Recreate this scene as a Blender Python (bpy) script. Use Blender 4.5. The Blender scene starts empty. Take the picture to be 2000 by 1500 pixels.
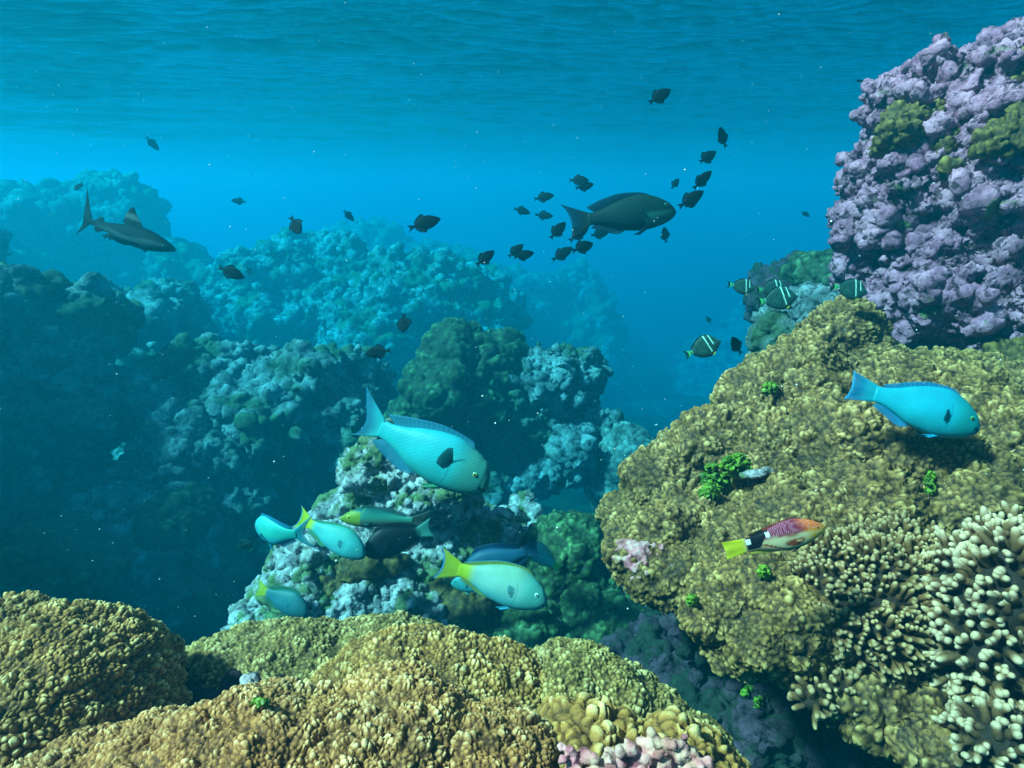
import bpy, bmesh, math, random, time
import numpy as np
from mathutils import Vector, Matrix
from mathutils.bvhtree import BVHTree
T0 = time.time()
SC = bpy.context.scene
COL = SC.collection
rad = math.radians

# ------------------------------------------------------------------ camera
F_PX = 1192.0            # focal length in pixels of the 2000 px wide photograph
PITCH = rad(17.7)        # camera looks down by this angle
cam_d = bpy.data.cameras.new('camera')
cam_d.lens = 36.0 * F_PX / 2000.0
cam_d.clip_start = 0.02
cam_d.clip_end = 400
cam = bpy.data.objects.new('camera', cam_d)
cam.rotation_euler = (rad(90) - PITCH, 0, 0)
COL.objects.link(cam)
SC.camera = cam
RIGHT = np.array([1.0, 0, 0])
UP = np.array([0, math.sin(PITCH), math.cos(PITCH)])
FWD = np.array([0, math.cos(PITCH), -math.sin(PITCH)])


def P(px, py, d):
    """a point seen at a photograph pixel, d metres in front of the lens"""
    return (px - 1000) / F_PX * d * RIGHT + (750 - py) / F_PX * d * UP + d * FWD


# ------------------------------------------------------------------ light
SUN_EL, SUN_AZ = 49.0, -108.0     # azimuth: degrees to the right of straight ahead
w = bpy.data.worlds.new('World')
SC.world = w
w.use_nodes = True
nt = w.node_tree
sky = nt.nodes.new('ShaderNodeTexSky')
sky.sky_type = 'NISHITA'
sky.sun_disc = False
sky.sun_elevation = rad(SUN_EL)
bg = nt.nodes['Background']
bg.inputs['Strength'].default_value = 0.05
nt.links.new(sky.outputs[0], bg.inputs[0])
sd = Vector((math.sin(rad(SUN_AZ)) * math.cos(rad(SUN_EL)), math.cos(rad(SUN_AZ)) * math.cos(rad(SUN_EL)), math.sin(rad(SUN_EL))))
sky.sun_rotation = math.atan2(sd.x, sd.y)
sl = bpy.data.lights.new('sun', 'SUN')
sl.energy = 5.0
sl.angle = rad(6)
sl.color = (1.0, 0.92, 0.86)
so = bpy.data.objects.new('sun', sl)
so.rotation_euler = sd.to_track_quat('Z', 'Y').to_euler()
COL.objects.link(so)
SC.view_settings.view_transform = 'Standard'
SC.view_settings.look = 'None'
SC.view_settings.exposure = 1.72
SC.view_settings.gamma = 1
SC.render.engine = 'CYCLES'
SC.cycles.use_denoising = True
SC.cycles.volume_bounces = 0
SC.cycles.max_bounces = 6
SC.cycles.diffuse_bounces = 2
SC.cycles.glossy_bounces = 2
SC.cycles.transparent_max_bounces = 8
SC.cycles.sample_clamp_indirect = 4

# ------------------------------------------------------------------ noise in numpy
_rs = np.random.RandomState(7)
PERM = _rs.permutation(4096).astype(np.int32)
FEAT = _rs.rand(4096, 3).astype(np.float32)
GRAD = _rs.normal(size=(4096, 3)).astype(np.float32)
GRAD /= np.linalg.norm(GRAD, axis=1)[:, None]


def _h(ix, iy, iz, seed):
    a = PERM[(ix + seed * 131) & 4095]
    a = PERM[(a + iy) & 4095]
    return PERM[(a + iz) & 4095]


def perlin(p, freq, seed=0):
    q = p.astype(np.float32) * np.float32(freq)
    i = np.floor(q).astype(np.int32)
    f = q - i
    u = f * f * f * (f * (f * 6 - 15) + 10)
    out = np.zeros(len(q), np.float32)
    for dx in (0, 1):
        for dy in (0, 1):
            for dz in (0, 1):
                g = GRAD[_h(i[:, 0] + dx, i[:, 1] + dy, i[:, 2] + dz, seed)]
                dot = g[:, 0] * (f[:, 0] - dx) + g[:, 1] * (f[:, 1] - dy) + g[:, 2] * (f[:, 2] - dz)
                wt = (u[:, 0] if dx else 1 - u[:, 0]) * (u[:, 1] if dy else 1 - u[:, 1]) * (u[:, 2] if dz else 1 - u[:, 2])
                out += dot * wt
    return out * 1.5


def fbm(p, freq, octaves=3, seed=0, gain=0.5):
    s = np.zeros(len(p), np.float32)
    a = 1.0
    for k in range(octaves):
        s += a * perlin(p, freq * 2 ** k, seed + k * 17)
        a *= gain
    return s


def worley(p, freq, seed=0):
    q = p.astype(np.float32) * np.float32(freq)
    i = np.floor(q).astype(np.int32)
    f1 = np.full(len(q), 9.0, np.float32)
    f2 = np.full(len(q), 9.0, np.float32)
    cid = np.zeros(len(q), np.int32)
    for dx in (-1, 0, 1):
        for dy in (-1, 0, 1):
            for dz in (-1, 0, 1):
                h = _h(i[:, 0] + dx, i[:, 1] + dy, i[:, 2] + dz, seed)
                c = i + np.array([dx, dy, dz], np.int32) + FEAT[h]
                d = c - q
                d = np.sqrt((d * d).sum(1))
                near = d < f1
                f2 = np.where(near, f1, np.minimum(f2, d))
                cid = np.where(near, h, cid)
                f1 = np.where(near, d, f1)
    return f1, f2, (cid.astype(np.float32) / 4096.0)


def sstep(a, b, x):
    t = np.clip((x - a) / (b - a), 0, 1)
    return t * t * (3 - 2 * t)


def warp(p, freq, amt, seed=0):
    o = np.stack([perlin(p, freq, seed), perlin(p, freq, seed + 5), perlin(p, freq, seed + 9)], 1)
    return p + o * amt


# ------------------------------------------------------------------ mesh helpers
def tag(o, label=None, cat=None, group=None, kind=None):
    if label: o['label'] = label
    if cat: o['category'] = cat
    if group: o['group'] = group
    if kind: o['kind'] = kind
    return o


def mesh_from(co, faces, name='mesh', smooth=True):
    """co (N,3); faces (M,k) with k = 3 or 4, or a list of such arrays"""
    if not isinstance(faces, list): faces = [faces]
    faces = [f for f in faces if len(f)]
    me = bpy.data.meshes.new(name)
    me.vertices.add(len(co))
    me.vertices.foreach_set('co', np.ascontiguousarray(co, np.float32).ravel())
    idx = np.concatenate([f.ravel() for f in faces]).astype(np.int32)
    tot = np.concatenate([np.full(len(f), f.shape[1], np.int32) for f in faces])
    start = np.concatenate([[0], np.cumsum(tot)[:-1]]).astype(np.int32)
    me.loops.add(len(idx))
    me.loops.foreach_set('vertex_index', idx)
    me.polygons.add(len(tot))
    me.polygons.foreach_set('loop_start', start)
    me.update(calc_edges=True)
    if smooth: me.polygons.foreach_set('use_smooth', np.ones(len(tot), bool))
    return me


def get_co(me):
    a = np.empty(len(me.vertices) * 3, np.float32)
    me.vertices.foreach_get('co', a)
    return a.reshape(-1, 3)


def get_no(me):
    a = np.empty(len(me.vertices) * 3, np.float32)
    me.vertex_normals.foreach_get('vector', a)
    return a.reshape(-1, 3)


def set_co(me, co):
    me.vertices.foreach_set('co', np.ascontiguousarray(co, np.float32).ravel())
    me.update()


def fattr(me, name, val):
    at = me.attributes.new(name, 'FLOAT', 'POINT')
    at.data.foreach_set('value', np.ascontiguousarray(val, np.float32))


def cattr(me, name, rgb):
    at = me.attributes.new(name, 'FLOAT_COLOR', 'POINT')
    c = np.ones((len(rgb), 4), np.float32)
    c[:, :3] = rgb
    at.data.foreach_set('color', c.ravel())


def link(name, me, mat=None, parent=None):
    o = bpy.data.objects.new(name, me)
    COL.objects.link(o)
    if mat is not None and len(me.materials) == 0: me.materials.append(mat)
    if parent is not None: o.parent = parent
    return o


_ico = {}


def ico(sub):
    if sub not in _ico:
        bm = bmesh.new()
        bmesh.ops.create_icosphere(bm, subdivisions=sub, radius=1.0)
        co = np.array([v.co[:] for v in bm.verts], np.float32)
        fa = np.array([[v.index for v in f.verts] for f in bm.faces], np.int32)
        bm.free()
        _ico[sub] = (co, fa)
    return _ico[sub]


def balls(cen, radii, sub, rot=None):
    """many ellipsoids; cen (N,3), radii (N,3) or (N,)"""
    co, fa = ico(sub)
    cen = np.asarray(cen, np.float32)
    radii = np.asarray(radii, np.float32)
    if radii.ndim == 1: radii = np.repeat(radii[:, None], 3, 1)
    v = co[None] * radii[:, None, :]
    if rot is not None: v = np.einsum('nij,nkj->nki', rot, v)
    v = v + cen[:, None, :]
    f = fa[None] + (np.arange(len(cen)) * len(co))[:, None, None]
    return v.reshape(-1, 3), f.reshape(-1, 3)


def join(parts):
    vs, fs, n = [], [], 0
    for v, f in parts:
        vs.append(v); fs.append(f + n); n += len(v)
    return np.concatenate(vs), np.concatenate(fs)


def remesh(parts, voxel, smooth=3):
    """melt overlapping closed shapes into one skin"""
    v, f = join(parts)
    me = mesh_from(v, f)
    o = bpy.data.objects.new('tmp', me)
    COL.objects.link(o)
    m = o.modifiers.new('r', 'REMESH')
    m.mode = 'VOXEL'
    m.voxel_size = voxel
    if smooth:
        s = o.modifiers.new('s', 'SMOOTH')
        s.factor = 0.5
        s.iterations = smooth
    dg = bpy.context.evaluated_depsgraph_get()
    out = bpy.data.meshes.new_from_object(o.evaluated_get(dg))
    bpy.data.objects.remove(o)
    bpy.data.meshes.remove(me)
    out.polygons.foreach_set('use_smooth', np.ones(len(out.polygons), bool))
    return out


def ell(px, py, rx, ry, d, rd, roll=0):
    """ellipsoid seen at a pixel with pixel radii, rd metres deep"""
    c = P(px, py, d)
    s = d / F_PX
    co, fa = ico(4)
    v = co * np.array([rx * s, rd, ry * s], np.float32)
    if roll:
        a = rad(roll)
        x = v[:, 0] * math.cos(a) + v[:, 2] * math.sin(a)
        z = -v[:, 0] * math.sin(a) + v[:, 2] * math.cos(a)
        v = np.stack([x, v[:, 1], z], 1)
    return v + c, fa


def surf_samples(me, n, rng, up=None, facing=True):
    co, no = get_co(me), get_no(me)
    wgt = np.ones(len(co))
    if facing:
        vd = -co / np.linalg.norm(co, axis=1)[:, None]
        wgt = (np.einsum('ij,ij->i', vd, no) > -0.25).astype(float) + 0.02
    if up is not None:
        wgt = wgt * np.clip(no[:, 2] - up, 0.02, 1)
    k = rng.choice(len(co), n, p=wgt / wgt.sum())
    return co[k], no[k]


# ------------------------------------------------------------------ node helper
class N:
    def __init__(self, name):
        self.m = bpy.data.materials.new(name)
        self.m.use_nodes = True
        self.t = self.m.node_tree
        self.b = self.t.nodes['Principled BSDF']
        self.out = self.t.nodes['Material Output']

    def n(self, typ, **kw):
        nd = self.t.nodes.new(typ)
        for k, v in kw.items():
            if k.startswith('_'):
                setattr(nd, k[1:], v)
        return nd

    def set(self, sock, v):
        if hasattr(v, 'is_output') or isinstance(v, bpy.types.NodeSocket):
            self.t.links.new(v, sock)
        elif v is not None:
            if sock.type == 'RGBA' and len(v) == 3: v = (*v, 1)
            sock.default_value = v

    def noise(self, scale, detail=3, rough=0.5, vec=None, dist=0):
        nd = self.n('ShaderNodeTexNoise')
        nd.inputs['Scale'].default_value = scale
        nd.inputs['Detail'].default_value = detail
        nd.inputs['Roughness'].default_value = rough
        nd.inputs['Distortion'].default_value = dist
        self.set(nd.inputs['Vector'], vec if vec is not None else self.obj())
        return nd.outputs['Fac']

    def voro(self, scale, feature='F1', vec=None, rand=1.0, out='Distance'):
        nd = self.n('ShaderNodeTexVoronoi')
        nd.feature = feature
        nd.inputs['Scale'].default_value = scale
        nd.inputs['Randomness'].default_value = rand
        self.set(nd.inputs['Vector'], vec if vec is not None else self.obj())
        return nd.outputs[out]

    def obj(self):
        if not hasattr(self, '_tc'): self._tc = self.n('ShaderNodeTexCoord')
        return self._tc.outputs['Object']

    def attr(self, name, color=False):
        nd = self.n('ShaderNodeAttribute')
        nd.attribute_name = name
        return nd.outputs['Color' if color else 'Fac']

    def ramp(self, fac, stops, interp='LINEAR'):
        nd = self.n('ShaderNodeValToRGB')
        cr = nd.color_ramp
        cr.interpolation = interp
        while len(cr.elements) < len(stops): cr.elements.new(0.5)
        for e, (p, c) in zip(cr.elements, stops):
            e.position = p
            e.color = (*c, 1) if hasattr(c, '__len__') else (c, c, c, 1)
        self.set(nd.inputs[0], fac)
        return nd.outputs[0]

    def mix(self, fac, a, b, mode='MIX'):
        nd = self.n('ShaderNodeMix')
        nd.data_type = 'RGBA'
        nd.blend_type = mode
        self.set(nd.inputs[0], fac)
        self.set(nd.inputs[6], a)
        self.set(nd.inputs[7], b)
        return nd.outputs[2]

    def math(self, op, a, b=None, clamp=False):
        nd = self.n('ShaderNodeMath')
        nd.operation = op
        nd.use_clamp = clamp
        self.set(nd.inputs[0], a)
        if b is not None: self.set(nd.inputs[1], b)
        return nd.outputs[0]

    def mapping(self, scale=(1, 1, 1), rot=(0, 0, 0), vec=None):
        nd = self.n('ShaderNodeMapping')
        nd.inputs['Scale'].default_value = scale
        nd.inputs['Rotation'].default_value = rot
        self.set(nd.inputs['Vector'], vec if vec is not None else self.obj())
        return nd.outputs[0]

    def bump(self, h, strength=0.5, dist=0.01, normal=None):
        nd = self.n('ShaderNodeBump')
        nd.inputs['Strength'].default_value = strength
        nd.inputs['Distance'].default_value = dist
        self.set(nd.inputs['Height'], h)
        if normal is not None: self.set(nd.inputs['Normal'], normal)
        return nd.outputs[0]

    def done(self, color=None, rough=0.8, normal=None, spec=0.25):
        if color is not None: self.set(self.b.inputs['Base Color'], color)
        self.set(self.b.inputs['Roughness'], rough)
        self.b.inputs['Specular IOR Level'].default_value = spec
        if normal is not None: self.set(self.b.inputs['Normal'], normal)
        return self.m

# ================================================================== MATERIALS
ALB = 0.52     # scales all reef albedo down against the raised exposure


def dim(c, k=None):
    return tuple(x * (ALB if k is None else k) for x in c)


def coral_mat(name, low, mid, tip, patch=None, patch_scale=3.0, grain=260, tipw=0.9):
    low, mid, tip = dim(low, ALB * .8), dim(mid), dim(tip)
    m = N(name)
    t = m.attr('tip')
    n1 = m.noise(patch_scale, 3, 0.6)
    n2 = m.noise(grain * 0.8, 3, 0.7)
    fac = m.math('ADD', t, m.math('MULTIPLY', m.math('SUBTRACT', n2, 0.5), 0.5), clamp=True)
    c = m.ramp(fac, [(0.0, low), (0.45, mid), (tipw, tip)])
    if patch is not None:
        c = m.mix(m.ramp(n1, [(0.42, 0.0), (0.62, 0.75)]), c, m.mix(1.0, c, patch, 'MULTIPLY'))
    var = m.noise(14, 2)
    c = m.mix(1.0, c, m.ramp(var, [(0.3, (0.72, 0.74, 0.76)), (0.7, (1.12, 1.1, 1.05))]), 'MULTIPLY')
    nb = m.bump(m.noise(grain, 2, 0.6), 0.5, 0.0025)
    nb = m.bump(m.voro(grain * 1.3), 0.35, 0.0015, nb)
    return m.done(c, 0.75, nb, 0.3)


def rock_mat(name, base, pale, dark, green=None, gamt=0.55, scale=1.0, gscale=2.2):
    base, pale, dark = dim(base), dim(pale), dim(dark)
    if green is not None: green = dim(green, ALB * 1.1)
    m = N(name)
    v = m.mapping((scale, scale, scale))
    n1 = m.noise(9, 4, 0.65, v, 0.4)
    n2 = m.noise(34, 4, 0.7, v, 0.3)
    n3 = m.noise(gscale, 3, 0.6, v, 0.8)
    c = m.ramp(n1, [(0.3, dark), (0.43, base), (0.60, pale)])
    c = m.mix(m.ramp(n2, [(0.35, 0.0), (0.7, 0.7)]), c, m.mix(0.5, pale, base))
    c = m.mix(m.ramp(m.noise(23, 3, 0.7, m.mapping((scale, scale, scale), (1, 2, 0.5)), 0.5), [(0.37, 0.85), (0.46, 0.0)]), c, dark)
    if green is not None:
        c = m.mix(m.ramp(n3, [(gamt - 0.04, 0.0), (gamt + 0.04, 0.92)]), c,
                  m.mix(m.ramp(n2, [(0.35, 0.0), (0.7, 1.0)]), green, tuple(min(1, g * 1.9) for g in green)))
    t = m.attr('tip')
    c = m.mix(1.0, c, m.ramp(t, [(0.0, 0.35), (0.5, 0.9), (1.0, 1.3)]), 'MULTIPLY')  # crevice shade in the colour: pits darkened, knobs lightened
    nb = m.bump(n2, 0.8, 0.02 / scale)
    nb = m.bump(m.noise(120, 4, 0.75, v), 0.8, 0.012 / scale, nb)
    return m.done(c, 0.85, nb, 0.2)


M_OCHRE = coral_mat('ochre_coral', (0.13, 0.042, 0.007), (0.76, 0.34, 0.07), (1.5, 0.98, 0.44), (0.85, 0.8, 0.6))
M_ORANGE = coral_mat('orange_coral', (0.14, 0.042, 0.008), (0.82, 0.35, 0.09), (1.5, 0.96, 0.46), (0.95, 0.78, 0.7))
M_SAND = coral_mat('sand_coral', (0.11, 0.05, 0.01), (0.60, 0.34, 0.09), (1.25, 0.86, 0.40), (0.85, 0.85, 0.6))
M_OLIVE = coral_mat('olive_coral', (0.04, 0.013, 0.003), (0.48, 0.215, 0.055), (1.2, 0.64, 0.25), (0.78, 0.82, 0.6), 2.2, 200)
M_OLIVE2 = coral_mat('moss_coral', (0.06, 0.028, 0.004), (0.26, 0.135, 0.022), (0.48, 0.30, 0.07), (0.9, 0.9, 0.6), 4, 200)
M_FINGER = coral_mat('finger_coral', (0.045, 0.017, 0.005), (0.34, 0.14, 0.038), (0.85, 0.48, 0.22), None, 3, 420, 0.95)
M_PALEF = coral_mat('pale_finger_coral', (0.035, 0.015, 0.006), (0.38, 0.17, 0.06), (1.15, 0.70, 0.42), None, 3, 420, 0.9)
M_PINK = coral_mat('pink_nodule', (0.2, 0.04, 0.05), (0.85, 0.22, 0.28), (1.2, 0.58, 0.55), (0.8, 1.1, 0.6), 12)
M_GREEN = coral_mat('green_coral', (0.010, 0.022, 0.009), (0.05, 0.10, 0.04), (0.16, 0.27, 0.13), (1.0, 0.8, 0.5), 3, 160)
M_GREEN_BRIGHT = coral_mat('brightened_green_coral', (0.015, 0.035, 0.010), (0.075, 0.15, 0.05), (0.26, 0.42, 0.17), (1.0, 0.8, 0.5), 3, 160)  # green coral colour brightened to offset the rubble mound's shadow
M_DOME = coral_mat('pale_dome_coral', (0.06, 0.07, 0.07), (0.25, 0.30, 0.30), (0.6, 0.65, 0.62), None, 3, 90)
M_MAUVE = rock_mat('mauve_rock', (0.52, 0.15, 0.28), (1.15, 0.46, 0.66), (0.03, 0.012, 0.018), (0.14, 0.17, 0.06), 0.66, 1.0, 5)
M_RUBBLE = rock_mat('rubble_rock', (0.42, 0.33, 0.36), (1.25, 1.05, 1.05), (0.07, 0.07, 0.06), (0.12, 0.17, 0.05), 0.53, 1.3, 4)
M_MID = rock_mat('pale_reef_rock', (0.10, 0.14, 0.16), (0.5, 0.6, 0.66), (0.015, 0.025, 0.03), (0.06, 0.11, 0.05), 0.54, 0.7, 1.6)  # blue tint adds to the water haze over the middle reefs
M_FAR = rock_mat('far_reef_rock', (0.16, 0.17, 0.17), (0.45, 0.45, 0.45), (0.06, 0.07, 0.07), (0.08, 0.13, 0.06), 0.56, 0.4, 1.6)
M_BASE = rock_mat('darkened_reef_rock', (0.055, 0.028, 0.045), (0.19, 0.10, 0.15), (0.01, 0.01, 0.012), (0.02, 0.035, 0.02), 0.52, 1.2, 5)  # albedo lowered to paint in the shade of the undercuts
M_FLOOR = rock_mat('sea_floor', (0.035, 0.045, 0.05), (0.09, 0.10, 0.10), (0.012, 0.016, 0.02), (0.02, 0.035, 0.02), 0.5, 0.5)  # dark rubble, darkened further for the shade of the overhung gully

# ================================================================== WATER AND SEABED
SURF_Z = 1.05


def grid(x0, x1, y0, y1, nx, ny, xs=None, ys=None):
    xs = np.linspace(x0, x1, nx) if xs is None else xs
    ys = np.linspace(y0, y1, ny) if ys is None else ys
    X, Y = np.meshgrid(xs, ys)
    co = np.stack([X.ravel(), Y.ravel(), np.zeros(X.size)], 1).astype(np.float32)
    i = np.arange(X.size).reshape(len(ys), len(xs))
    fa = np.stack([i[:-1, :-1], i[:-1, 1:], i[1:, 1:], i[1:, :-1]], -1).reshape(-1, 4)
    return co, fa


# water surface: choppy sheet seen from below
sx = np.concatenate([-np.geomspace(60, 6, 60), np.linspace(-5.9, 5.9, 300), np.geomspace(6, 60, 60)])
sy = np.concatenate([np.linspace(-60, -2, 20), np.linspace(-1.8, 14, 420), np.geomspace(14.3, 80, 90)])
co, fa = grid(0, 0, 0, 0, 0, 0, sx, sy)
q = co * np.array([0.5, 1.0, 1], np.float32)
qw = warp(q, 0.8, 0.35, 3)
fade = 1 / (1 + (np.abs(co[:, 1]) / 40) ** 2)
co[:, 2] = SURF_Z + (0.10 * perlin(qw, 0.45, 1) + 0.035 * perlin(qw, 1.7, 2) + 0.018 * perlin(qw, 5.0, 4) + 0.008 * perlin(qw, 12, 6)) * fade
wm = mesh_from(co, fa)
m = N('water_surface')
t = m.t
t.nodes.remove(m.b)
bp = m.bump(m.noise(1.0, 6, 0.62, m.mapping((5, 11.0, 3)), 0.8), 0.9, 0.07)
gl = m.n('ShaderNodeBsdfGlossy')
gl.inputs['Roughness'].default_value = 0.11
gl.inputs['Color'].default_value = (0.1, 0.95, 1.0, 1)
t.links.new(bp, gl.inputs['Normal'])
tr = m.n('ShaderNodeBsdfTransparent')
tr.inputs[0].default_value = (0.97, 0.99, 1, 1)
fr = m.n('ShaderNodeFresnel')
fr.inputs['IOR'].default_value = 1.33
ms = m.n('ShaderNodeMixShader')
t.links.new(fr.outputs[0], ms.inputs[0])
t.links.new(tr.outputs[0], ms.inputs[1])
t.links.new(gl.outputs[0], ms.inputs[2])
t.links.new(ms.outputs[0], m.out.inputs['Surface'])
ws = link('water_surface', wm, m.m)
tag(ws, 'rippled underside of the water surface overhead', 'water surface', kind='structure')

# seabed sheet
FLOOR_Z = -3.6
fx = np.concatenate([-np.geomspace(80, 9, 40), np.linspace(-8.8, 8.8, 260), np.geomspace(9, 80, 40)])
fy = np.concatenate([np.linspace(-40, -2, 20), np.linspace(-1.8, 16, 260), np.geomspace(16.3, 95, 50)])
co, fa = grid(0, 0, 0, 0, 0, 0, fx, fy)
near = 1 / (1 + (np.hypot(co[:, 0], co[:, 1]) / 18) ** 2)
co[:, 2] = FLOOR_Z - 0.26 * np.clip(co[:, 1] - 5, 0, 26) + 0.45 * fbm(co, 0.45, 3, 3) + 0.1 * near * fbm(co, 2.4, 3, 5)
fm = mesh_from(co, fa)
fattr(fm, 'tip', np.clip(0.5 + fbm(co, 3, 2, 8), 0, 1))
tag(link('seabed', fm, M_FLOOR), 'dark rubbly seabed in the gully between the reefs', 'seabed', kind='structure')

# the blue water: one closed box of even haze round everything
bm = bmesh.new()
bmesh.ops.create_cube(bm, size=1)
for v in bm.verts:
    v.co = Vector((v.co.x * 150, 20 + v.co.y * 150, (SURF_Z + 0.35) if v.co.z > 0 else FLOOR_Z - 9.2))
hm = bpy.data.meshes.new('haze')
bm.to_mesh(hm)
bm.free()
m = N('sea_haze')
m.t.nodes.remove(m.b)
pv = m.n('ShaderNodeVolumePrincipled')
pv.inputs['Color'].default_value = (0.001, 0.088, 0.137, 1)
pv.inputs['Absorption Color'].default_value = (0.0, 0.80, 0.985, 1)
pv.inputs['Density'].default_value = 0.30
pv.inputs['Anisotropy'].default_value = 0.28
m.t.links.new(pv.outputs[0], m.out.inputs['Volume'])
tag(link('haze', hm, m.m), 'blue water that far reefs fade into', 'haze', kind='stuff')


# ================================================================== REEF BUILDERS
def ellw(cx, cy, cz, rx, ry, rz):
    co, fa = ico(4)
    return co * np.array([rx, ry, rz], np.float32) + np.array([cx, cy, cz], np.float32), fa



def tint(me, mat, name, label, cat, group=None):
    o = link(name, me, mat)
    return tag(o, label, cat, group)


def coral(name, label, parts, voxel, mat, cell=0.016, amp=0.010, clump=0.05, camp=0.012, lump=0.2, lamp=0.03,
          style='nub', seed=0, cat='coral', group=None, domes=None):
    if domes:                                   # smaller domes budding from the surface
        bvh = BVHTree.FromPolygons(*[a.tolist() for a in join(parts)])
        for px, py, rp in domes:
            dr = Vector(P(px, py, 1.0)).normalized()
            h = bvh.ray_cast(Vector((0, 0, 0)), dr)
            if h[0] is None: continue
            dd = h[0].dot(Vector(FWD))
            r_ = rp / F_PX * dd
            c_ = P(px, py, dd + r_ * .38)
            co_, fa_ = ico(4)
            parts = parts + [(co_ * np.array([r_, r_, r_ * .85], np.float32) + c_, fa_)]
    me = remesh(parts, voxel, 4)
    co, no = get_co(me), get_no(me)
    co = co + no * (lamp * fbm(co, 1 / lump, 3, seed, 0.45))[:, None]
    set_co(me, co)
    co, no = get_co(me), get_no(me)
    f1, f2, _ = worley(warp(co, 0.6 / clump, clump * 0.35, seed), 1 / clump, seed + 1)
    big = np.clip(1 - (f1 / 0.85) ** 2, 0, 1) * sstep(0.0, 0.35, f2 - f1)
    co2 = co + no * (camp * big)[:, None]
    qv = warp(co, 0.7 / cell, cell * 0.28, seed + 2)
    g1, g2, cid = worley(qv, 1 / cell, seed + 3)
    if style == 'nub':
        dome = np.sqrt(np.clip(1 - (g1 / 0.78) ** 2, 0, 1))
        k1, k2, _ = worley(co, 2.6 / cell, seed + 9)
        hgt = (0.15 + 0.85 * dome) * sstep(0.0, 0.22, g2 - g1) * (0.65 + 0.6 * cid) * (0.72 + 0.34 * np.sqrt(np.clip(1 - k1 * k1, 0, 1)))
    else:
        ridge = sstep(0.03, 0.30, g2 - g1)
        hgt = ridge * (0.55 + 0.7 * cid) * (0.8 + 0.2 * np.clip(1 - g1, 0, 1))
        k1, k2, _ = worley(co, 2.3 / cell, seed + 9)
        hgt = hgt * (0.78 + 0.32 * sstep(0, 0.35, k2 - k1))
    gate = 0.75 + 0.45 * np.clip(fbm(co, 3.5 / lump, 2, seed + 4), -1, 1)
    co3 = co2 + no * (amp * hgt * gate)[:, None]
    set_co(me, co3)
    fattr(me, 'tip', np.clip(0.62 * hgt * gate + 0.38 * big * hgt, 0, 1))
    return tint(me, mat, name, label, cat, group)


def rock(name, label, parts, voxel, mat, knobs=0, kr=(0.02, 0.05), lump=0.4, lamp=0.08, cell=0.07, camp=0.03,
         fine=0.02, famp=0.006, seed=0, dome=1.0, pitw=1.4, cat='reef rock', group=None, up=None):
    rng = np.random.RandomState(seed + 11)
    allp = list(parts)
    if knobs:
        me0 = remesh(parts, max(voxel * 2.5, 0.02), 2)
        c0, n0 = get_co(me0), get_no(me0)
        c0 = c0 + n0 * (lamp * fbm(c0, 1 / lump, 3, seed, 0.5))[:, None]
        set_co(me0, c0)
        pc, pn = surf_samples(me0, knobs, rng, up)
        dens = fbm(pc, 1.3 / lump, 2, seed + 3)
        keep = dens > -0.35
        pc, pn = pc[keep], pn[keep]
        r = kr[0] * (kr[1] * 1.15 / kr[0]) ** (rng.rand(len(pc)) ** 1.7)
        pc = pc + pn * (r * rng.uniform(-0.1, 0.95, len(pc)))[:, None]
        rr = np.stack([r * rng.uniform(0.7, 1.7, len(r)), r * rng.uniform(0.7, 1.6, len(r)), r * rng.uniform(0.45, 1.0, len(r))], 1)
        qz = rng.normal(size=(len(r), 4)) * np.array([1, .35, .35, 1]); qz /= np.linalg.norm(qz, axis=1)[:, None]
        w_, x_, y_, z_ = qz.T
        rot = np.stack([np.stack([1 - 2 * (y_ * y_ + z_ * z_), 2 * (x_ * y_ - w_ * z_), 2 * (x_ * z_ + w_ * y_)], 1),
                        np.stack([2 * (x_ * y_ + w_ * z_), 1 - 2 * (x_ * x_ + z_ * z_), 2 * (y_ * z_ - w_ * x_)], 1),
                        np.stack([2 * (x_ * z_ - w_ * y_), 2 * (y_ * z_ + w_ * x_), 1 - 2 * (x_ * x_ + y_ * y_)], 1)], 1)
        v0 = c0
        me0.calc_loop_triangles()
        tri = np.empty(len(me0.loop_triangles) * 3, np.int32)
        me0.loop_triangles.foreach_get('vertices', tri)
        allp = [(v0, tri.reshape(-1, 3)), balls(pc, rr, 2, rot)]
        bpy.data.meshes.remove(me0)
        me = remesh(allp, voxel, 1)
    else:
        me = remesh(allp, voxel, 3)
        co, no = get_co(me), get_no(me)
        co = co + no * (lamp * fbm(co, 1 / lump, 4, seed, 0.55))[:, None]
        set_co(me, co)
    co, no = get_co(me), get_no(me)
    cw = warp(co, 0.7 / cell, cell * 0.5, seed)
    f1, f2, cid = worley(cw, 1 / cell, seed + 1)
    h1 = np.clip(1 - f1 ** 2 * 1.3, 0, 1) * (0.5 + cid)
    pit = np.clip(fbm(co, 0.9 / cell, 2, seed + 7), -1, 1)
    co = co + no * (camp * dome * (h1 - 0.4) - camp * pitw * np.clip(-pit - 0.1, 0, 1))[:, None]
    set_co(me, co)
    co, no = get_co(me), get_no(me)
    co = co + no * (camp * (1.9 - dome) * fbm(co, 0.7 / cell, 4, seed + 15, 0.6))[:, None]
    set_co(me, co)
    co, no = get_co(me), get_no(me)
    g1, g2, _ = worley(warp(co, 1 / fine, fine * 0.3, seed + 5), 1 / fine, seed + 6)
    h2 = np.clip(1 - g1 ** 2 * 1.4, 0, 1) * sstep(0.0, 0.2, g2 - g1)
    co = co + no * (famp * h2 + famp * 0.6 * fbm(co, 1.5 / fine, 2, seed + 9))[:, None]
    set_co(me, co)
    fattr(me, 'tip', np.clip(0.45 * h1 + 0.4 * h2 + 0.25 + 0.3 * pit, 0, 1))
    return tint(me, mat, name, label, cat, group)

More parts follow.
